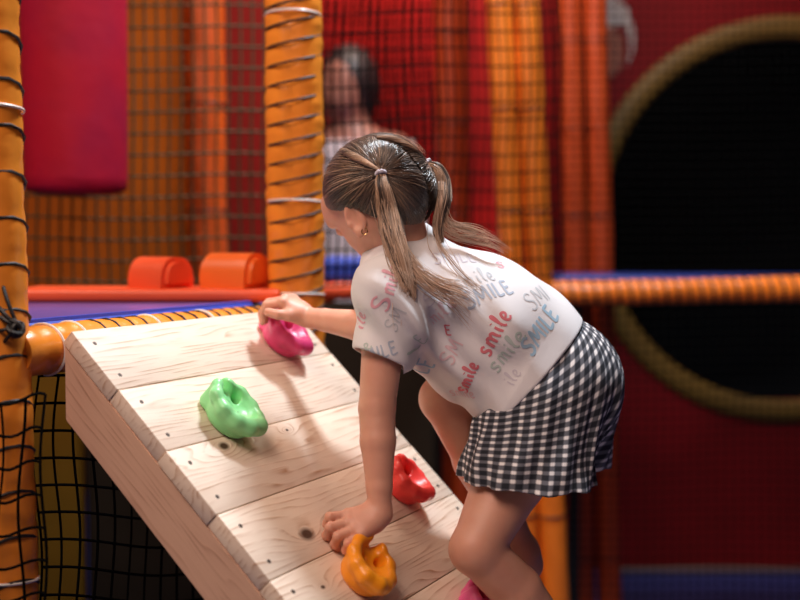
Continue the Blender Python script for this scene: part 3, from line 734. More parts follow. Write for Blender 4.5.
# eyes, brows, lips
M_eye = mat('eye_white', (.85, .83, .8), rough=.1); M_iris = mat('iris', (.06, .035, .02), rough=.05); M_brow = mat('brow', (.10, .06, .035), rough=.7); M_lip = mat('lips', (.58, .22, .2), rough=.4)
def ball(name, c, r, m, parent, axes=None, sc=(1, 1, 1)):
    bm = bmesh.new(); bmesh.ops.create_uvsphere(bm, u_segments=24, v_segments=14, radius=1)
    A = np.eye(3) if axes is None else np.array(axes)
    for v in bm.verts:
        q = np.array(v.co)*np.array(sc)*r; v.co = Vector(c+A[0]*q[0]+A[1]*q[1]+A[2]*q[2])
    return link(name, bmmesh(name, bm, True), m, parent)
for s in (1, -1):
    ey = ball('eye', hd(.0795, s*.027, -.007), .0105, M_eye, girl, (HF, HL_, HU), (1, 1.05, .55)); ball('iris', hd(.0868, s*.027, -.008), .0048, M_iris, ey, (HF, HL_, HU), (.8, 1, 1))
    pts = [hd(.079-.012*t*t, s*(.014+.028*t), .012+.006*math.sin(PI*t*.8)) for t in np.linspace(0, 1, 9)]
    link('eyebrow', tubes('eyebrow', [(pts, .0018)], 6), M_brow, girl)
ball('lips', hd(.0855, 0, -.050), .001, M_lip, girl, (HF, HL_, HU), (5.5, 15, 5.5))

# ================================================================ THE RAMP
def frame_mtx(o, x, y, z):
    M = Matrix.Identity(4)
    for i in range(3): M[i][0], M[i][1], M[i][2], M[i][3] = x[i], y[i], z[i], o[i]
    return M
RM = frame_mtx(RO, RA, -RD, RN)      # local x across the ramp, y uphill, z off its face
ramp = thing('climbing_ramp', 'sloping climbing ramp of pale pine planks leaning on the orange padded rail', 'ramp', mtx=RM)
def local_part(name, me, m, parent, loc=(0, 0, 0)):
    o = bpy.data.objects.new(name, me); COL.objects.link(o); me.materials.append(m); o.parent = parent; o.location = loc; return o
M_screw = mat('screw_steel', (.10, .085, .075), rough=.45, metal=.6)
RLEN = (RO[2])/(-RD[2]); npl = int(RLEN/PW)+1; TH = .024
knots = {}
for (px, py, r) in [(224, 446, .0090), (307, 534, .0135), (323, 587, .004), (287, 430, .003), (178, 389, .0001)]:
    q = onramp(px, py)-RO; u, v = q@RA, q@RD; knots.setdefault(int(v/PW), []).append((u, v, r))
for i in range(npl):
    v0 = i*PW+.0008; v1 = min((i+1)*PW-.0008, RLEN-.02)
    if v1-v0 < .03: break
    off = (0, .003, -.002, .002, 0, -.002, .001)[i % 7]*.4
    yc = -(v0+v1)/2
    me = boxmesh('plank', (0+off, -(v1-v0)/2, -TH), (RW+off, (v1-v0)/2, 0), .0013, 2)
    kn = [(u, (-v)-yc, r, 5.0) for (u, v, r) in knots.get(i, [])]
    pl = local_part('plank', me, wood('pine_%d' % i, (.84, .71, .585), (.50, .30, .18), i+1, 1+.3*math.sin(i*2.1), kn), ramp, (0, yc, 0))
    for x in (.027, RW-.027):
        for y in ((v1-v0)/2-.027, -(v1-v0)/2+.024):
            bm = bmesh.new(); bmesh.ops.create_cone(bm, cap_ends=True, segments=16, radius1=.0037, radius2=.0032, depth=.0012)
            for vv in bm.verts: vv.co = vv.co+Vector((x+random.uniform(-.002, .002)*0, y, .0))
            local_part('screw', autosmooth(bmmesh('screw', bm)), M_screw, pl)
# stringers under both edges: vertical cut at the top, following the slope
def stringer(x0, x1, seed):
    # in local coordinates: lies in the y-z plane; bounded by z = -TH and z = -TH-.078, its top end cut upright
    up = np.array([0, -RD[2]*1.0, RN[2]]); up = np.array([0., 0.6931, 0.7209]); dn = .080
    zt, zb = -TH-.0005, -TH-dn
    yt = -.003; yb = yt+(zb-zt)*(up[1]/up[2])           # straight down from the top corner
    Lq = RLEN
    # foot end cut level with the floor: world z = 0
    def floor_y(z): return -(RO[2]+RN[2]*z)/(-RD[2])
    P = [(yt, zt), (yb, zb), (floor_y(zb), zb), (floor_y(zt), zt)]
    V = [(x0, y, z) for y, z in P]+[(x1, y, z) for y, z in P]
    Fc = [(0, 1, 2, 3), (7, 6, 5, 4)]+[(i, i+4, (i+1) % 4+4, (i+1) % 4) for i in range(4)]
    bm = bmesh.new(); vs = [bm.verts.new(v) for v in V]; [bm.faces.new([vs[j] for j in f]) for f in Fc]
    bmesh.ops.recalc_face_normals(bm, faces=bm.faces); bmesh.ops.bevel(bm, geom=bm.edges[:], offset=.002, segments=2, affect='EDGES')
    return bmmesh('stringer', bm)
def wood_yz(name, base, dark, seed):
    m = wood(name, base, dark, seed)
    nt = m.node_tree
    # grain runs along local y on the stringers: rotate the coordinates
    tc = [n for n in nt.nodes if n.type == 'TEX_COORD'][0]
    mp = nt.nodes.new('ShaderNodeMapping'); mp.inputs['Rotation'].default_value = (0, 0, PI/2)
    com = nt.nodes.new('ShaderNodeCombineXYZ'); sp = nt.nodes.new('ShaderNodeSeparateXYZ')
    tgt = [l.to_socket for l in nt.links if l.from_node == tc]
    nt.links.new(tc.outputs['Object'], sp.inputs['Vector']); nt.links.new(sp.outputs['Y'], com.inputs['X']); nt.links.new(sp.outputs['Z'], com.inputs['Y']); nt.links.new(sp.outputs['X'], com.inputs['Z'])
    for t in tgt: nt.links.new(com.outputs['Vector'], t)
    return m
local_part('stringer', stringer(.0015, .046, 3), wood_yz('stringer_pine', (.74, .48, .34), (.50, .28, .19), 3), ramp)
local_part('stringer', stringer(RW-.046, RW-.0015, 5), wood_yz('stringer_pine_far', (.74, .48, .34), (.50, .28, .19), 5), ramp)

# ================================================================ HOLDS
def hold(px, py, rot, col, label, sx=1.0, h=1.0, flip=1, var=0):
    o = onramp(px, py); c, s = math.cos(rot), math.sin(rot)
    X = RA*c-RD*s; Y = np.cross(RN, X)
    t = thing('climbing_hold', label, 'climbing hold', mtx=frame_mtx(o, X, Y, RN), group='plastic climbing holds on the ramp')
    F = Field((-.075, -.075, -.006), (.075, .075, .08), .0011)
    k_ = sx; H = .030*h
    V3 = lambda x, y, z: (x*k_*flip, y*k_, z*h)
    F.ell(V3(0, 0, .010), (.036*k_, .036*k_, .020), k=0); F.ell(V3(.001, 0, .022), (.040*k_, .039*k_, .0165*h), k=.010)
    near = [(-.006, .041, .040, .0070), (-.024, .031, .037, .0078), (-.034, .009, .034, .0085), (-.031, -.015, .032, .0090), (-.018, -.032, .031, .0110), (.003, -.038, .030, .0130)]
    far_ = [(.017, .034, .035, .0095), (.033, .014, .030, .0100), (.034, -.010, .026, .0095), (.022, -.029, .026, .0095), (.003, -.038, .029, .0115)]
    for ch in (near, far_):
        for (a, b) in zip(ch[:-1], ch[1:]): F.cone(V3(*a[:3]), V3(*b[:3]), a[3]*k_, b[3]*k_, k=.010)
        F.cone(V3(*ch[0][:3]), V3(ch[0][0]*.9, ch[0][1]*.86, .012), ch[0][3]*k_, .014*k_, k=.008)
    F.ell(V3(.000, .000, .043), (.025*k_, .028*k_, .0180*h), k=.007, op='cut')
    F.cone(V3(.006, .050, .038), V3(.004, .024, .040), .0080*k_, .0080*k_, k=.008, op='cut')
    F.cone(V3(.016, .014, .044), V3(.017, .010, .010), .0085*k_, .0060*k_, k=.004, op='cut')
    F.cone(V3(-.011, .014, .044), V3(-.011, .010, .014), .0062*k_, .0045*k_, k=.004, op='cut')
    F.cone(V3(.030, -.030, .022), V3(.042, -.030, .006), .007, .012, k=.008, op='cut')
    F.plane((0, 0, 0), (0, 0, -1))
    F.plane((0, 0, .0015), (0, 0, -1))
    me = F.mesh('hold_body'); b = local_part('hold_body', me, mat('hold_plastic_'+str(round(px)), col, rough=.32, bump=.05, bscale=500, spec=.5, sss=.05), t)
    # bolt in the middle of the dish
    zc = .0
    bm = bmesh.new(); bmesh.ops.create_cone(bm, cap_ends=True, segments=6, radius1=.0042, radius2=.0042, depth=.004)
    for v in bm.verts: v.co = v.co+Vector((.001, -.008, .0235*h))
    local_part('bolt', bmmesh('bolt', bm), M_screw, t)
    return t
hold(225, 422, .25, (.30, .84, .36), 'green plastic climbing hold screwed to the upper left of the wooden ramp', 1.08, 1.05)
hold(278, 344, .1, (.74, .06, .21), 'pink plastic climbing hold under the hand at the top of the ramp', 1.05, 1.1)
hold(399, 491, .3, (.90, .065, .06), 'red plastic climbing hold behind the straight arm, near the ramp edge', .95, 1.05)
hold(357, 580, -.75, (.95, .33, .012), 'yellow-orange plastic climbing hold beside the fingers of the lower hand', .98, 1.15)
hold(478, 612, .6, (.80, .12, .34), 'small pink plastic climbing hold at the bottom edge of the photo, behind the shin', .9, .8)

# ================================================================ THE PLAY FRAME
M_or = lambda nm, c=(.92, .26, .02), r=.38: mat(nm, c, rough=r, noise=.12, scale=5, bump=.5, bscale=9, coat=.15)
M_cord = mat('black_cord', (.012, .011, .011), rough=.6)
M_ziptie = mat('white_zip_tie', (.85, .82, .78), rough=.35)
def helix(p0, p1, r, pitch, start=0, n=14, tilt=0):
    p0, p1 = np.array(p0, float), np.array(p1, float); ax = p1-p0; Ln = np.linalg.norm(ax); ax /= Ln
    u = norm(np.cross(ax, [.2, .9, .3])); v = np.cross(ax, u); K = int(Ln/pitch*n); out = []
    for i in range(K+1):
        s = i/K; a = start+2*PI*s*Ln/pitch
        pt = pitch*(1+.0*math.sin(a)); out.append(p0+ax*(s*Ln+tilt*math.cos(a-start))+(u*math.cos(a)+v*math.sin(a))*r)
    return np.array(out)
def padded(name, label, cat, p0, p1, r, m, pitch=None, cord=.0032, group=None, lumps=1, ties=(), seg=60, tilt=0, start=0, bands=(), lace0=0.0):
    """a foam-padded tube in vinyl, pinched by a spiral of cord and a few zip ties"""
    p0, p1 = np.array(p0, float), np.array(p1, float)
    t = thing(name, label, cat, tuple(p0 if p0[2] < p1[2] else p1), group)
    ax = norm(p1-p0); Ln = np.linalg.norm(p1-p0); u = norm(np.cross(ax, [.2, .9, .3])); v = np.cross(ax, u)
    nA = 40; K = int(max(seg, Ln/.012)); V, Fc = [], []
    for i in range(K+1):
        s = i/K; z = s*Ln
        for j in range(nA):
            a = 2*PI*j/nA; rr = r
            if pitch:
                ph = (start+2*PI*(z-tilt*math.cos(a))/pitch-a); d = abs(((ph+PI) % (2*PI))-PI); rr -= r*.07*math.exp(-(d/.55)**2)
            rr += r*.03*math.sin(a*2+z*6+p0[0]*9)+r*.02*math.sin(z*31+a*3)
            if lumps == 2: rr *= .80+.26*abs(math.cos(a-.2))     # two tubes side by side under one sleeve
            V.append(p0+ax*z+(u*math.cos(a)+v*math.sin(a))*rr)
    for i in range(K):
        for j in range(nA):
            k = (j+1) % nA; Fc.append((i*nA+j, i*nA+k, (i+1)*nA+k, (i+1)*nA+j))
    Fc.append(tuple(range(nA))[::-1]); Fc.append(tuple(K*nA+j for j in range(nA)))
    me = frompy('padding', V, Fc); autosmooth(me, 1.0); link('padding', me, m, t)
    for z in bands:
        c = p0+ax*z; ring = [c+(u*math.cos(a)+v*math.sin(a))*(r*1.02) for a in np.linspace(0, 2*PI, 41)]
        link('black_band', tubes('black_band', [(ring, .0022)], 6), M_cord, t)
    if pitch: link('lacing_cord', tubes('lacing_cord', [(helix(p0+ax*lace0, p1, r*1.0+cord*.3, pitch, start, tilt=tilt), cord)], 6), M_cord, t)
    for z in ties:
        c = p0+ax*z; ring = [c+(u*math.cos(a)+v*math.sin(a))*(r*1.03)+ax*.004*math.sin(a) for a in np.linspace(0, 2*PI, 41)]
        link('zip_tie', tubes('zip_tie', [(ring, .0022)], 6), M_ziptie, t)
    return t
FL = 0.0; TOP = 3.0
def vpost(px_top, px_bot, Y, r, name, label, m, **kw):
    a, b = at(px_top, 0, Y), at(px_bot, 600, Y); d = (a-b)/(a[2]-b[2]); lo = a-d*(a[2]-FL); hi = a+d*(TOP-a[2])
    return padded(name, label, 'post', lo, hi, r, m, **kw)
M_o1 = mat('orange_vinyl_near', (.95, .31, .035), rough=.27, noise=.12, scale=6, bump=.35, bscale=12)
post_l = vpost(-13, 7, 1.70, .0435, 'padded_post', 'orange padded post at the left edge of the photo, tied with black cord', M_o1, pitch=.064, cord=.0024, tilt=.032, ties=(1.53, .86), start=2.2)
post_c = vpost(293, 300, 2.42, .054, 'padded_post', 'thick orange padded post laced with black cord, behind the top corner of the ramp', M_o1, pitch=.0385, cord=.0026, lumps=2, tilt=-.007, ties=(1.42, 1.235, 1.79), start=1.0)
# rail under the ramp's top edge
ra0, ra1 = at(12, 353, 1.70), at(288, 322, 2.36)
rail = padded('padded_rail', 'orange padded rail with black lacing along the top edge of the ramp', 'rail', ra0, ra1, .037, M_o1, pitch=.034, cord=.0020, ties=(.065, .12, .30, .45), seg=90, lace0=.135)
# black knot of cord where the rail meets the post
kn = []
kc = at(18, 327, 1.655)
for i in range(5):
    R3 = [norm(rng.normal(size=3)) for _ in range(2)]; u = R3[0]; v = norm(np.cross(u, R3[1])); c = kc+rng.normal(size=3)*np.array([.004, .004, .008])
    kn.append(([c+(u*math.cos(a)+v*math.sin(a))*.010 for a in np.linspace(0, 2*PI, 20)], .0034))
for (x, y) in [(-6, 300), (-6, 312), (-8, 332), (0, 275), (2, 345)]:
    kn.append((catmull([kc, (kc+at(x, y, 1.665))/2+np.array([0, -.006, 0]), at(x, y, 1.672)], 5), .0028))
tag(link('cord_knot', tubes('cord_knot', kn, 6), M_cord), 'knot of black cord tied round the left orange post above the rail', 'knot')

# nets
def net(name, label, corners, nu, nv, r, m, sag=.01, group=None, seg=2, jit=.0):
    """corners: top-left, top-right, bottom-right, bottom-left"""
    A, B, C_, D = [np.array(c, float) for c in corners]; nrm_ = norm(np.cross(B-A, D-A)); ph = rng.random(4)*6
    du = rng.normal(size=nu+1)*jit; dv = rng.normal(size=nv+1)*jit
    def P(u, v):
        p = (A*(1-u)+B*u)*(1-v)+(D*(1-u)+C_*u)*v
        w = sag*(math.sin(u*7+ph[0]+v*3)+math.sin(v*9+ph[1]+u*4))
        return p+nrm_*w+(B-A)*(.35/nu)*math.sin(v*11+ph[2]+u*5)*min(1, jit*60)+(D-A)*(.3/nv)*math.sin(u*9+ph[3])*min(1, jit*60)
    paths = []
    for i in range(nu+1): paths.append(([P(i/nu, t) for t in np.linspace(0, 1, nv*seg//1+1)], r))
    for j in range(nv+1): paths.append(([P(t, j/nv) for t in np.linspace(0, 1, nu*seg//1+1)], r))
    # knots
    V, F = [], []; off = 0
    me = tubes(name, paths, 4, smooth=True)
    return tag(link(name, me, m), label, 'net', group)
M_net = mat('black_netting', (.005, .005, .005), rough=1, spec=.03)
M_netg = mat('dark_green_netting', (.035, .035, .008), rough=.7)
# lower net under the rail at the left
net('safety_net', 'coarse black knotted net below the orange rail, left of the ramp', [at(34, 380, 1.76), at(300, 376, 2.36), at(300, 760, 2.36), at(38, 760, 1.76)], 17, 14, .0022, M_net, .006, jit=.010, seg=3)
net('safety_net', 'black net stretched over the foot of the left orange post', [at(-45, 402, 1.62), at(44, 398, 1.66), at(42, 760, 1.66), at(-45, 760, 1.62)], 4, 11, .0022, M_net, .003, jit=.008, seg=3)

# platform deck with blue mat
M_blue = mat('blue_vinyl', (.035, .10, .62), rough=.32, noise=.1, scale=5, bump=.2, bscale=12)
M_bluel = mat('blue_vinyl_red_reflection', (.13, .09, .36), rough=.3, noise=.2, scale=9, bump=.2, bscale=12)  # blue mat with the red reflected in it mixed into the colour
dz = CAMH-.128
def prism(name, poly, z0, z1, bevel, m, parent=None):
    bm = bmesh.new(); n = len(poly); b = [bm.verts.new((x, y, z0)) for x, y in poly]; t = [bm.verts.new((x, y, z1)) for x, y in poly]
    bm.faces.new(b[::-1]); bm.faces.new(t)
    for i in range(n): bm.faces.new((b[i], b[(i+1) % n], t[(i+1) % n], t[i]))
    if bevel: bmesh.ops.bevel(bm, geom=bm.edges[:], offset=bevel, segments=3, affect='EDGES')
    return link(name, autosmooth(bmmesh(name, bm)), m, parent)
rd = norm(ra1-ra0); side = np.array([-rd[1], rd[0], 0]); side = norm(side)
e0, e1 = ra0+side*.042+rd*.05, ra1+side*.042-rd*.045
deck = thing('play_platform', 'raised blue padded deck behind the orange rail', 'platform', (e0[0], e0[1]+.3, 0))
prism('deck_mat', [(e0[0]-.25, e0[1]+.04), (e0[0], e0[1]), (e1[0], e1[1]), (e1[0]-.01, 2.62), (-1.3, 2.62), (-1.3, e0[1])], dz-.05, dz, .012, M_bluel, deck)
prism('mat_edge', [(e0[0], e0[1]), (e1[0], e1[1]), tuple((e1+side*.030)[:2]), tuple((e0+side*.030)[:2])], dz-.045, dz+.004, .008, M_blue, deck)
prism('deck_board', [(e0[0]-.25, e0[1]+.05), (e0[0], e0[1]+.01), (e1[0], e1[1]+.01), (e1[0], 2.62), (-1.3, 2.62), (-1.3, e0[1]+.01)], dz-.075, dz-.0505, 0, mat('deck_plywood', (.20, .12, .06), rough=.7), deck)
for (x, y) in ((-1.25, 1.85), (-1.25, 2.55), (e1[0]-.07, 2.55)):
    link('deck_leg', tubes('deck_leg', [([(x, y, 0), (x, y, dz-.076)], .03)], 16), M_o1, deck)
# orange foam beam and the two half-round blocks
M_foam = mat('orange_red_foam', (.93, .115, .035), rough=.4, bump=.2, bscale=15)
b0, b1 = at(12, 303, 2.37), at(281, 303, 2.37)
M_foam2 = mat('orange_foam', (.92, .17, .025), rough=.36, bump=.2, bscale=15)
tag(link('foam_beam', boxmesh('foam_beam', (b0[0], 2.35, dz), (b1[0], 2.52, dz+.026), .010, 4), M_foam), 'long low orange-red foam beam lying along the back of the blue deck', 'foam beam')
def halfround(px0, px1, py_top, yaw, m, label, Y=2.41, w=.120, ln=.12):
    z0 = dz+.026; hgt = at(200, py_top, Y)[2]-z0; cx = (at(px0, 280, Y)[0]+at(px1, 280, Y)[0])/2
    bm = bmesh.new(); prof = []
    for a in np.linspace(0, PI, 21): prof.append((math.copysign(abs(math.cos(a))**.75, math.cos(a))*w/2, hgt*math.sin(a)**.7 if math.sin(a) > 1e-6 else 0))
    V0 = [bm.verts.new((-ln/2, y, z)) for y, z in prof]; V1 = [bm.verts.new((ln/2, y, z)) for y, z in prof]
    bm.faces.new(V0); bm.faces.new(V1[::-1]); n = len(prof)
    for i in range(n): bm.faces.new((V0[i], V1[i], V1[(i+1) % n], V0[(i+1) % n]))
    bmesh.ops.recalc_face_normals(bm, faces=bm.faces)
    bmesh.ops.bevel(bm, geom=[e for e in bm.edges if abs(e.calc_length()-ln) > 1e-4], offset=.010, segments=4, affect='EDGES')
    c, s = math.cos(yaw), math.sin(yaw)
    for v in bm.verts: x, y, z = v.co; v.co = Vector((cx+x*c-y*s, Y+.02+x*s+y*c, z0+z))
    return tag(link('foam_block', autosmooth(bmmesh('foam_block', bm), .9), m), label, 'foam block', 'half-round foam blocks on the beam')
halfround(125, 193, 257, math.radians(-30), M_foam, 'left of the two half-round foam blocks on the orange beam, redder one', w=.10, ln=.105)
halfround(197, 272, 253, math.radians(-24), M_foam2, 'right of the two half-round foam blocks on the orange beam, next to the laced post', w=.105, ln=.12)
# punching bag
bg = thing('punching_bag', 'crimson cylindrical punch bag hanging at the upper left', 'punch bag', tuple(at(76, 195, 2.85)))
bm = bmesh.new(); c = at(76, 190, 2.85); z0 = c[2]; prof = [(0.0, -.012), (.09, -.010), (.110, -.004), (.1185, .006), (.1195, .03), (.121, .2), (.124, .5), (.126, .95), (.120, .97), (.0, .975)]
n = 48; prev = None
for (r, z) in prof:
    ring = [bm.verts.new((c[0]+max(r, .0005)*math.cos(2*PI*j/n)*(1+.01*math.sin(3*j*2*PI/n+z*5)), c[1]+max(r, .0005)*math.sin(2*PI*j/n), z0+z)) for j in range(n)]
    if prev:
        for j in range(n): bm.faces.new((prev[j], prev[(j+1) % n], ring[(j+1) % n], ring[j]))
    prev = ring
link('bag_body', autosmooth(bmmesh('bag_body', bm), .7), mat('crimson_canvas', (.36, .006, .022), rough=.6, spec=.15, noise=.15, scale=6, bump=.3, bscale=14, col2=(.28, .006, .03)), bg)
link('hanging_strap', tubes('hanging_strap', [([(c[0]+.08*math.cos(a), c[1]+.08*math.sin(a), z0+.97), (c[0], c[1], z0+1.25)], .006) for a in (0, 2.1, 4.2)]+[([(c[0], c[1], z0+1.25), (c[0], c[1], 3.19)], .008)], 6), M_cord, bg)

# ---- rear left bay: orange pads, net, post, red panel
def panel(name, label, p0, p1, m, thick=.05, cat='padded panel', tufts=0):
    """upright padded panel between two ground points, from z0 to z1"""
    (x0, y0, z0), (x1, y1, z1) = p0, p1
    d = norm([x1-x0, y1-y0, 0]); nn = np.array([-d[1], d[0], 0]); L_ = math.hypot(x1-x0, y1-y0)
    bm = bmesh.new(); bmesh.ops.create_cube(bm, size=1)
    for v in bm.verts:
        q = np.array([x0, y0, z0])+d*((v.co.x+.5)*L_)+nn*((v.co.y+.5)*thick)+np.array([0, 0, (v.co.z+.5)*(z1-z0)]); v.co = Vector(q)
    bmesh.ops.bevel(bm, geom=bm.edges[:], offset=.012, segments=3, affect='EDGES')
    return tag(link(name, autosmooth(bmmesh(name, bm)), m), label, cat)
X = lambda px, Y: float(at(px, 300, Y)[0])
Zp = lambda py, Y: float(at(400, py, Y)[2])
panel('wall_padding', 'dull orange padded panel behind the hanging punch bag', (X(-60, 3.6), 3.6, .9), (X(226, 3.6), 3.6, 3.1), mat('dull_orange_canvas', (.42, .085, .003), rough=.75, spec=.15, noise=.25, scale=3))
panel('wall_padding', 'dark crimson padded panel left of the thick laced post', (X(219, 3.45), 3.45, .9), (X(300, 3.45), 3.45, 3.1), mat('dark_crimson_canvas', (.27, .010, .006), rough=.7, spec=.15, noise=.2, scale=3))
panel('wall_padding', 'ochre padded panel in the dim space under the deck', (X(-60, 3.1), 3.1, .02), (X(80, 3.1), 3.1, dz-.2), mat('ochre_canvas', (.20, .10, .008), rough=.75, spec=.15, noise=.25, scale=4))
panel('wall_padding', 'black-brown panel standing in for the deep shade behind the ramp', (X(84, 3.1), 3.1, .02), (X(436, 3.1), 3.1, Zp(303, 3.1)), mat('shade_black_brown', (.030, .020, .012), rough=.8, spec=.15, noise=.3, scale=4))  # near-black colour stands in for the unlit space under the decks
vpost(203, 214, 3.2, .054, 'padded_post', 'soft orange padded post behind the foam blocks', mat('orange_vinyl_b', (.62, .085, .005), rough=.45, noise=.1, scale=5), bands=tuple(.3+.28*i for i in range(9)))
net('safety_net', 'olive-black net behind the punch bag and the foam blocks', [at(-20, -60, 3.0), at(275, -60, 3.0), at(275, 302, 3.0), at(-20, 302, 3.0)], 25, 17, .0030, M_netg, .012, jit=.004)

# ---- centre: red pads, orange posts, nets
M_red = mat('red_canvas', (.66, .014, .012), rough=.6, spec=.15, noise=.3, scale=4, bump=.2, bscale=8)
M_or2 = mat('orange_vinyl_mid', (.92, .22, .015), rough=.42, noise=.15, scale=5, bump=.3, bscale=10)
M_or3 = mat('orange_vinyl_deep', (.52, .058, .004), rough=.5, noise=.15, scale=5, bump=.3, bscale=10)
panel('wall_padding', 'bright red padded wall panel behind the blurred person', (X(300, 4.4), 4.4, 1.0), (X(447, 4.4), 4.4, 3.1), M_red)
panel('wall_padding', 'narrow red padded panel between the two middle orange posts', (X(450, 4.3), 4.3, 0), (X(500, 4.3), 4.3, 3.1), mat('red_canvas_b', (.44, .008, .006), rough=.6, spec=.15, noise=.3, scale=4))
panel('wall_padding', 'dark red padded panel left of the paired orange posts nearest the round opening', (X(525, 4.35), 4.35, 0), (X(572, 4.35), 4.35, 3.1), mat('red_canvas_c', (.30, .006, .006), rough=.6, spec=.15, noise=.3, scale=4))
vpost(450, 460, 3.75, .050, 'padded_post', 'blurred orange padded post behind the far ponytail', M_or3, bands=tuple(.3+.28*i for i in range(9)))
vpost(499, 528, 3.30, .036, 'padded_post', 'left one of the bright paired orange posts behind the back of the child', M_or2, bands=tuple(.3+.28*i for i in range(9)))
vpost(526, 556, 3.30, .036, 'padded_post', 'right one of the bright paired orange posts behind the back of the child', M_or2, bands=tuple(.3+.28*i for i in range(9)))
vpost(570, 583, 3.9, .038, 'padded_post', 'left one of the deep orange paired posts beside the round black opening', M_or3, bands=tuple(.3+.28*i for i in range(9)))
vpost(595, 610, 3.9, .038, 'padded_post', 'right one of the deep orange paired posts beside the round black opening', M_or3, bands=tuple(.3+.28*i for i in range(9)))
net('safety_net', 'black net hung in front of the red wall panel and the middle posts', [at(318, -60, 2.85), at(560, -60, 3.15), at(560, 275, 3.15), at(318, 285, 2.85)], 30, 19, .0024, M_net, .010, jit=.004)
net('safety_net', 'second finer black net close in front of the red wall panel', [at(305, -60, 4.2), at(470, -60, 4.2), at(470, 262, 4.2), at(305, 262, 4.2)], 24, 24, .0030, M_net, .010, jit=.003)
# blue pad and orange roll left of the child
cl = thing('rear_platform', 'blue padded deck edge with a ribbed orange roll below, between post and child', 'platform', (X(360, 3.0), 3.0, 0))
link('deck_mat', boxmesh('deck_mat', (X(316, 3.16), 3.16, Zp(282, 3.16)), (X(470, 3.16), 3.60, Zp(258, 3.16)), .015, 4), M_blue, cl)
rolls = []
rl = [((X(314, 3.13)+t*.42), 3.130, Zp(291, 3.13)) for t in np.linspace(0, 1, 120)]
link('padded_roll', tubes('padded_roll', [(rl, [.024*(1-.10*abs(math.sin(i*.42))) for i in range(120)])], 20), M_foam, cl)
for x in (X(325, 3.3), X(460, 3.3)): link('deck_leg', tubes('deck_leg', [([(x, 3.3, 0), (x, 3.3, Zp(282, 3.16)+.004)], .028)], 16), M_or3, cl)

# ---- right bay
zb = Zp(291, 3.5)
br0, br1 = at(545, 294, 3.5), at(850, 288, 3.5)
padded('padded_rail', 'orange padded rail wound with black cord, running to the right edge', 'rail', br0, br1, .038, M_or2, pitch=.034, cord=.0038, seg=120)
dk = thing('side_platform', 'thin blue deck edge just above the right-hand orange rail', 'platform', (.9, 3.7, 0))
link('deck_mat', boxmesh('deck_mat', (X(556, 3.5), 3.50, Zp(281, 3.5)), (X(940, 3.5), 3.84, Zp(276.5, 3.5)), .006, 3), mat('blue_vinyl_dim', (.015, .045, .30), rough=.45), dk)  # darker copy of the deck blue, its dimness put into the colour
for x in (X(590, 3.5), X(930, 3.5)): link('deck_leg', tubes('deck_leg', [([(x, 3.8, 0), (x, 3.8, Zp(281, 3.5)+.004)], .02)], 12), mat('black_pole', (.02, .02, .02)), dk)
net('safety_net', 'fine black net above the right-hand rail, across the round opening', [at(556, -60, 3.52), at(860, -60, 3.52), at(860, 274, 3.52), at(556, 278, 3.52)], 36, 36, .0018, M_net, .008, jit=.003)
net('safety_net', 'fine black net below the right-hand rail, down to the floor', [at(556, 306, 3.46), at(860, 302, 3.46), at(860, 640, 3.46), at(556, 640, 3.46)], 34, 36, .0018, M_net, .008, jit=.003)
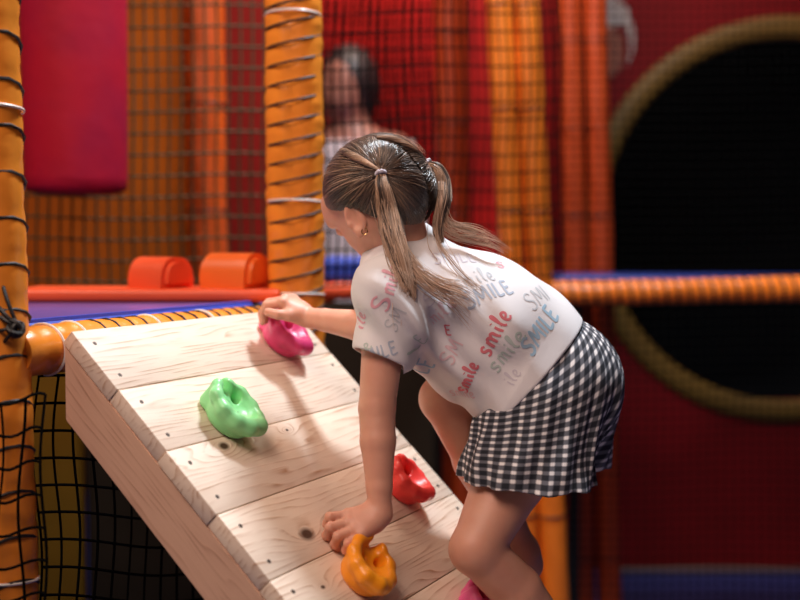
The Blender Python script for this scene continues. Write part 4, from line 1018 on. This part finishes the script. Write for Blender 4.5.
# panel with the round opening
WY = 4.8
def hole_panel():
    x0, x1, z0, z1 = X(596, WY), X(980, WY), .02, 3.1; c = np.array([at(785, 221, WY)[0], at(785, 221, WY)[2]]); R = 181/FPX*WY; n = 96
    t = thing('tunnel_panel', 'red padded wall panel with a large round black opening rimmed in olive yellow', 'padded panel', ((x0+x1)/2, WY, 0))
    bm = bmesh.new(); yb = WY+.06
    inner, outer = [], []
    for j in range(n):
        a = 2*PI*(j+.5)/n; ca, sa = math.cos(a), math.sin(a)
        k = min((x1-c[0])/ca if ca > 0 else (x0-c[0])/ca, (z1-c[1])/sa if sa > 0 else (z0-c[1])/sa)
        inner.append((c[0]+R*ca, c[1]+R*sa)); outer.append((c[0]+k*ca, c[1]+k*sa))
    def ring(pts, y): return [bm.verts.new((p[0], y, p[1])) for p in pts]
    a1, a2, b1_, b2_ = ring(inner, WY), ring(outer, WY), ring(inner, yb), ring(outer, yb)
    for j in range(n):
        k = (j+1) % n
        bm.faces.new((a1[j], a1[k], a2[k], a2[j])); bm.faces.new((b1_[j], b2_[j], b2_[k], b1_[k])); bm.faces.new((a1[j], b1_[j], b1_[k], a1[k])); bm.faces.new((a2[j], a2[k], b2_[k], b2_[j]))
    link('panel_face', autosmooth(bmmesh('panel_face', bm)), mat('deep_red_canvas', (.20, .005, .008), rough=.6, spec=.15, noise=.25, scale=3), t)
    # rim: a fat rounded ring
    V, Fc = [], []; m_ = 10; Rr, wr = R+.040, .046
    for j in range(n):
        a = 2*PI*j/n
        for i in range(m_):
            b = 2*PI*i/m_; rr = Rr+wr*math.cos(b); V.append((c[0]+rr*math.cos(a), WY-.002+.018*math.sin(b)*1.0-.004, c[1]+rr*math.sin(a)))
    for j in range(n):
        for i in range(m_): Fc.append((j*m_+i, j*m_+(i+1) % m_, ((j+1) % n)*m_+(i+1) % m_, ((j+1) % n)*m_+i))
    me = frompy('rim', V, Fc, True); link('rim', me, mat('olive_yellow_vinyl', (.15, .080, .006), rough=.6, noise=.2, scale=5), t)
    # black tunnel tube behind
    V, Fc = [], []
    for j in range(n):
        a = 2*PI*j/n; V += [(c[0]+(R+.03)*math.cos(a), yb, c[1]+(R+.03)*math.sin(a)), (c[0]+(R+.03)*math.cos(a), yb+1.2, c[1]+(R+.03)*math.sin(a))]
    for j in range(n): k = (j+1) % n; Fc.append((2*j, 2*k, 2*k+1, 2*j+1))
    Fc.append(tuple(2*j+1 for j in range(n)))
    link('tunnel', frompy('tunnel', V, Fc), mat('black_tunnel', (.004, .005, .007), rough=1, spec=.0), t)
    return t
hole_panel()
# painted mural fragment on the panel, beside the opening
V, Fc = [], []
mc = at(614, 44, WY-.01)
pts_o = [(.62+.0*math.cos(a), a) for a in np.linspace(-.9, 1.3, 16)]
for i, a in enumerate(np.linspace(-.7, 1.9, 18)):
    for r in (.155-.035*math.sin(i/17*PI), .155): V.append((mc[0]-.05+r*.85*math.cos(a), WY-.006, mc[2]+.02+r*1.1*math.sin(a)))
for i in range(17): Fc.append((2*i, 2*i+2, 2*i+3, 2*i+1))
def patch(name, cx, cz, rx, rz, y, mm, lab):
    bm = bmesh.new(); bmesh.ops.create_cone(bm, cap_ends=True, segments=28, radius1=1, radius2=1, depth=1)
    for v in bm.verts: x, yy, z = v.co; v.co = Vector((cx+x*rx, y+z*.003, cz+yy*rz))
    return link(name, bmmesh(name, bm), mm, lab)
mu = thing('wall_mural', 'grey and brown painted shape on the red wall at the upper middle, beside the opening', 'mural', (mc[0], WY-.01, mc[2]))
me = frompy('painted_arc', V, Fc); o_ = link('painted_arc', me, mat('grey_paint', (.40, .36, .36), rough=.7), mu); sm = o_.modifiers.new('t', 'SOLIDIFY'); sm.thickness = .003
patch('painted_patch', mc[0]-.02, mc[2]+.12, .08, .055, WY-.005, mat('grey_paint_b', (.36, .33, .34), rough=.7), mu)
patch('painted_patch', mc[0]-.02, mc[2]-.03, .06, .10, WY-.0075, mat('brown_paint', (.22, .07, .045), rough=.7), mu)

# ---------------------------------------------------------------- the blurred person behind the net
def bystander():
    Y = 3.95; t = thing('person', 'blurred person with dark hair and a pale top standing behind the netting', 'person', (X(352, Y), Y, 0))
    P = lambda x, y, dy=0: at(x, y, Y+dy)
    F = Field((X(352, Y)-.38, Y-.3, -.01), (X(352, Y)+.38, Y+.3, 1.95), .007, far=.08)
    hc = P(346, 85); F.ell(hc, (.082, .095, .115), k=.02); F.ell(hc+np.array([-.015, -.03, -.06]), (.058, .06, .06), k=.03)
    F.ell(hc+np.array([-.085, -.045, -.02]), (.018, .014, .020), k=.02)
    nb = P(352, 138); F.cone(hc, nb, .05, .052, k=.03)
    sl_, sr_ = P(312, 150, .05), P(395, 150, -.05)
    F.cone(sl_, sr_, .055, .055, k=.04); ch = P(353, 165); pe = ch+np.array([0, 0, -.42])
    F.cone(ch, ch*.5+pe*.5, .135, .115, k=.05, wdir=(1, 0, 0), ratio=.68); F.cone(ch*.5+pe*.5, pe, .115, .15, k=.05, wdir=(1, 0, 0), ratio=.72)
    # left arm hangs, right hand raised to the head
    el = sr_+np.array([.06, .0, -.27]); wr = el+np.array([.0, -.06, -.23]); F.cone(sr_, el, .047, .038, k=.02); F.cone(el, wr, .037, .025, k=.02)
    for i in range(4): F.cone(wr+np.array([-.02+.013*i, -.01, -.03]), wr+np.array([-.022+.014*i, -.025, -.13+.01*abs(i-1)]), .012, .008, k=.008)
    F.cone(wr, wr+np.array([0, -.015, -.075]), .026, .03, k=.01, wdir=(1, 0, 0), ratio=.5); F.cone(wr+np.array([-.02, -.02, -.03]), wr+np.array([-.045, -.035, -.085]), .013, .010, k=.01)
    el2 = sl_+np.array([-.03, .0, -.28]); wr2 = el2+np.array([.02, -.08, -.22]); F.cone(sl_, el2, .047, .038, k=.02); F.cone(el2, wr2, .037, .025, k=.02)
    F.cone(wr2, wr2+np.array([0, -.015, -.075]), .026, .03, k=.01, wdir=(1, 0, 0), ratio=.5); F.cone(wr2+np.array([.02, -.02, -.03]), wr2+np.array([.045, -.035, -.085]), .013, .010, k=.01)
    for i in range(4): F.cone(wr2+np.array([-.02+.013*i, -.01, -.03]), wr2+np.array([-.022+.014*i, -.025, -.13+.01*abs(i-1)]), .012, .008, k=.008)
    for s in (-1, 1):
        h_ = pe+np.array([s*.08, 0, -.02]); kn_ = np.array([h_[0]+s*.01, Y-.02, .48]); an = np.array([h_[0]+s*.015, Y+.02, .08])
        F.cone(h_, kn_, .085, .055, k=.04); F.cone(kn_, kn_*.65+an*.35+np.array([0, .02, 0]), .053, .056, k=.02); F.cone(kn_*.65+an*.35+np.array([0, .02, 0]), an, .056, .035, k=.02)
        F.cone(an+np.array([0, .02, -.04]), an+np.array([s*.02, -.14, -.045]), .035, .03, k=.02)
    me = F.mesh('body'); link('body', me, mat('skin_in_shade', (.30, .11, .075), rough=.5), t)  # shade on the person is put into this darker skin colour
    # clothing: top and trousers hug the body; hair
    G_ = Field(F.lo, F.lo+(F.n-1.5)*F.vox, .007, far=.08); G_.d = F.d-.012
    G_.plane((0, 0, nb[2]-.012), (0, 0, 1)); G_.plane((0, 0, pe[2]-.05), (0, 0, -1))
    link('blouse', G_.mesh('blouse'), mat('pale_blouse', (.62, .52, .54), rough=.8), t)
    G_ = Field(F.lo, F.lo+(F.n-1.5)*F.vox, .007, far=.08); G_.d = F.d-.009; G_.plane((0, 0, pe[2]-.03), (0, 0, 1)); G_.plane((0, 0, .09), (0, 0, -1))
    G_.plane((pe[0]+.17, 0, 0), (1, 0, 0)); G_.plane((pe[0]-.17, 0, 0), (-1, 0, 0)); link('trousers', G_.mesh('trousers'), mat('blue_denim', (.05, .08, .18), rough=.8), t)
    H = Field(hc-.2, hc+.2, .006, far=.08); H.ell(hc+np.array([.010, .015, .012]), (.096, .105, .124), k=0); H.cone(hc+np.array([.02, .04, -.02]), P(356, 135, .05), .085, .05, k=.04)
    H.ell(hc+np.array([-.095, -.055, -.035]), (.055, .070, .070), k=.02, op='cut')
    link('hair', H.mesh('hair'), mat('dark_brown_hair', (.022, .010, .010), rough=.5), t)
    return t
bystander()

# ================================================================ ROOM
def struct(name, me, m): o = link(name, me, m); o['kind'] = 'structure'; return o
M_floor = mat('blue_floor', (.02, .035, .17), rough=.45, noise=.2, scale=2)
struct('floor', boxmesh('floor', (-3.2, -2.5, -.05), (3.6, 6.45, 0)), M_floor)
M_wall = mat('dark_wall', (.035, .016, .014), rough=.8, noise=.3, scale=2)
struct('wall_back', boxmesh('wall_back', (-3.2, 6.3, 0), (3.6, 6.4, 3.6)), M_wall)
struct('wall_left', boxmesh('wall_left', (-3.2, -2.5, 0), (-3.1, 6.3, 3.6)), M_wall)
struct('wall_right', boxmesh('wall_right', (3.5, -2.5, 0), (3.6, 6.3, 3.6)), M_wall)
struct('ceiling', boxmesh('ceiling', (-3.2, -2.5, 3.6), (3.6, 6.4, 3.65)), mat('ceiling_dark', (.08, .05, .045), rough=.9))
struct('baseboard_back', boxmesh('baseboard_back', (X(600, WY), WY-.03, 0), (X(980, WY), WY-.003, .018), .004), mat('grey_trim', (.16, .10, .09), rough=.6))

# ================================================================ LIGHT
def area(name, loc, target, size, power, col, sy=None):
    l = bpy.data.lights.new(name, 'AREA'); l.energy = power; l.color = col; l.size = size
    if sy: l.shape = 'RECTANGLE'; l.size_y = sy
    o = bpy.data.objects.new(name, l); COL.objects.link(o); o.location = loc
    o.rotation_euler = (Vector(target)-Vector(loc)).to_track_quat('-Z', 'Y').to_euler(); return o
area('ceiling_lamp', (.50, 2.55, 3.5), (.0, 1.9, 1.1), .35, 80, (.86, .93, 1.0))
area('fill_lamp', (-1.6, 1.6, 3.5), (-.4, 2.6, 1.2), .9, 46, (1.0, .80, .62))
area('fill_lamp', (0.1, 3.6, 3.5), (0.0, 4.3, 1.4), .8, 44, (1.0, .74, .58))
area('fill_lamp', (1.3, 4.25, 3.45), (1.3, 4.8, 2.2), .5, 9, (1.0, .75, .6))  # added light, brightens the top of the red wall and fades downwards
area('fill_lamp', (-.7, .15, 3.2), (.0, 1.9, 1.0), 1.1, 46, (1.0, .72, .60))  # added warm fill from above the camera for the near, shaded sides
w = bpy.data.worlds.new('world'); SC.world = w; w.use_nodes = True
w.node_tree.nodes['Background'].inputs['Color'].default_value = (1.0, .55, .45, 1); w.node_tree.nodes['Background'].inputs['Strength'].default_value = .13

# ================================================================ CAMERA
cd = bpy.data.cameras.new('camera'); cam = bpy.data.objects.new('camera', cd); COL.objects.link(cam)
cam.location = tuple(CAM); cam.rotation_euler = (PI/2-PITCH, 0, 0); cd.sensor_width = 36; cd.lens = FPX/800*36
cd.dof.use_dof = True; cd.dof.focus_distance = 1.84; cd.dof.aperture_fstop = 1.9; cd.clip_start = .05
SC.camera = cam
vs = SC.view_settings; vs.view_transform = 'Standard'; vs.look = 'None'; vs.gamma = 1; vs.exposure = 0.0; vs.use_curve_mapping = False
for nm, P in dict(kL=kL, aL=aL, aR=aR, wL=wL).items(): print('height', nm, round(height(P), 3))
print('len', 'upperL', np.linalg.norm(sL-eL), 'foreL', np.linalg.norm(eL-wL), 'upR', np.linalg.norm(sR-eR), 'foR', np.linalg.norm(eR-wR), 'thL', np.linalg.norm(HL-kL), 'shL', np.linalg.norm(kL-aL), 'thR', np.linalg.norm(HR-kR), 'shR', np.linalg.norm(kR-aR))
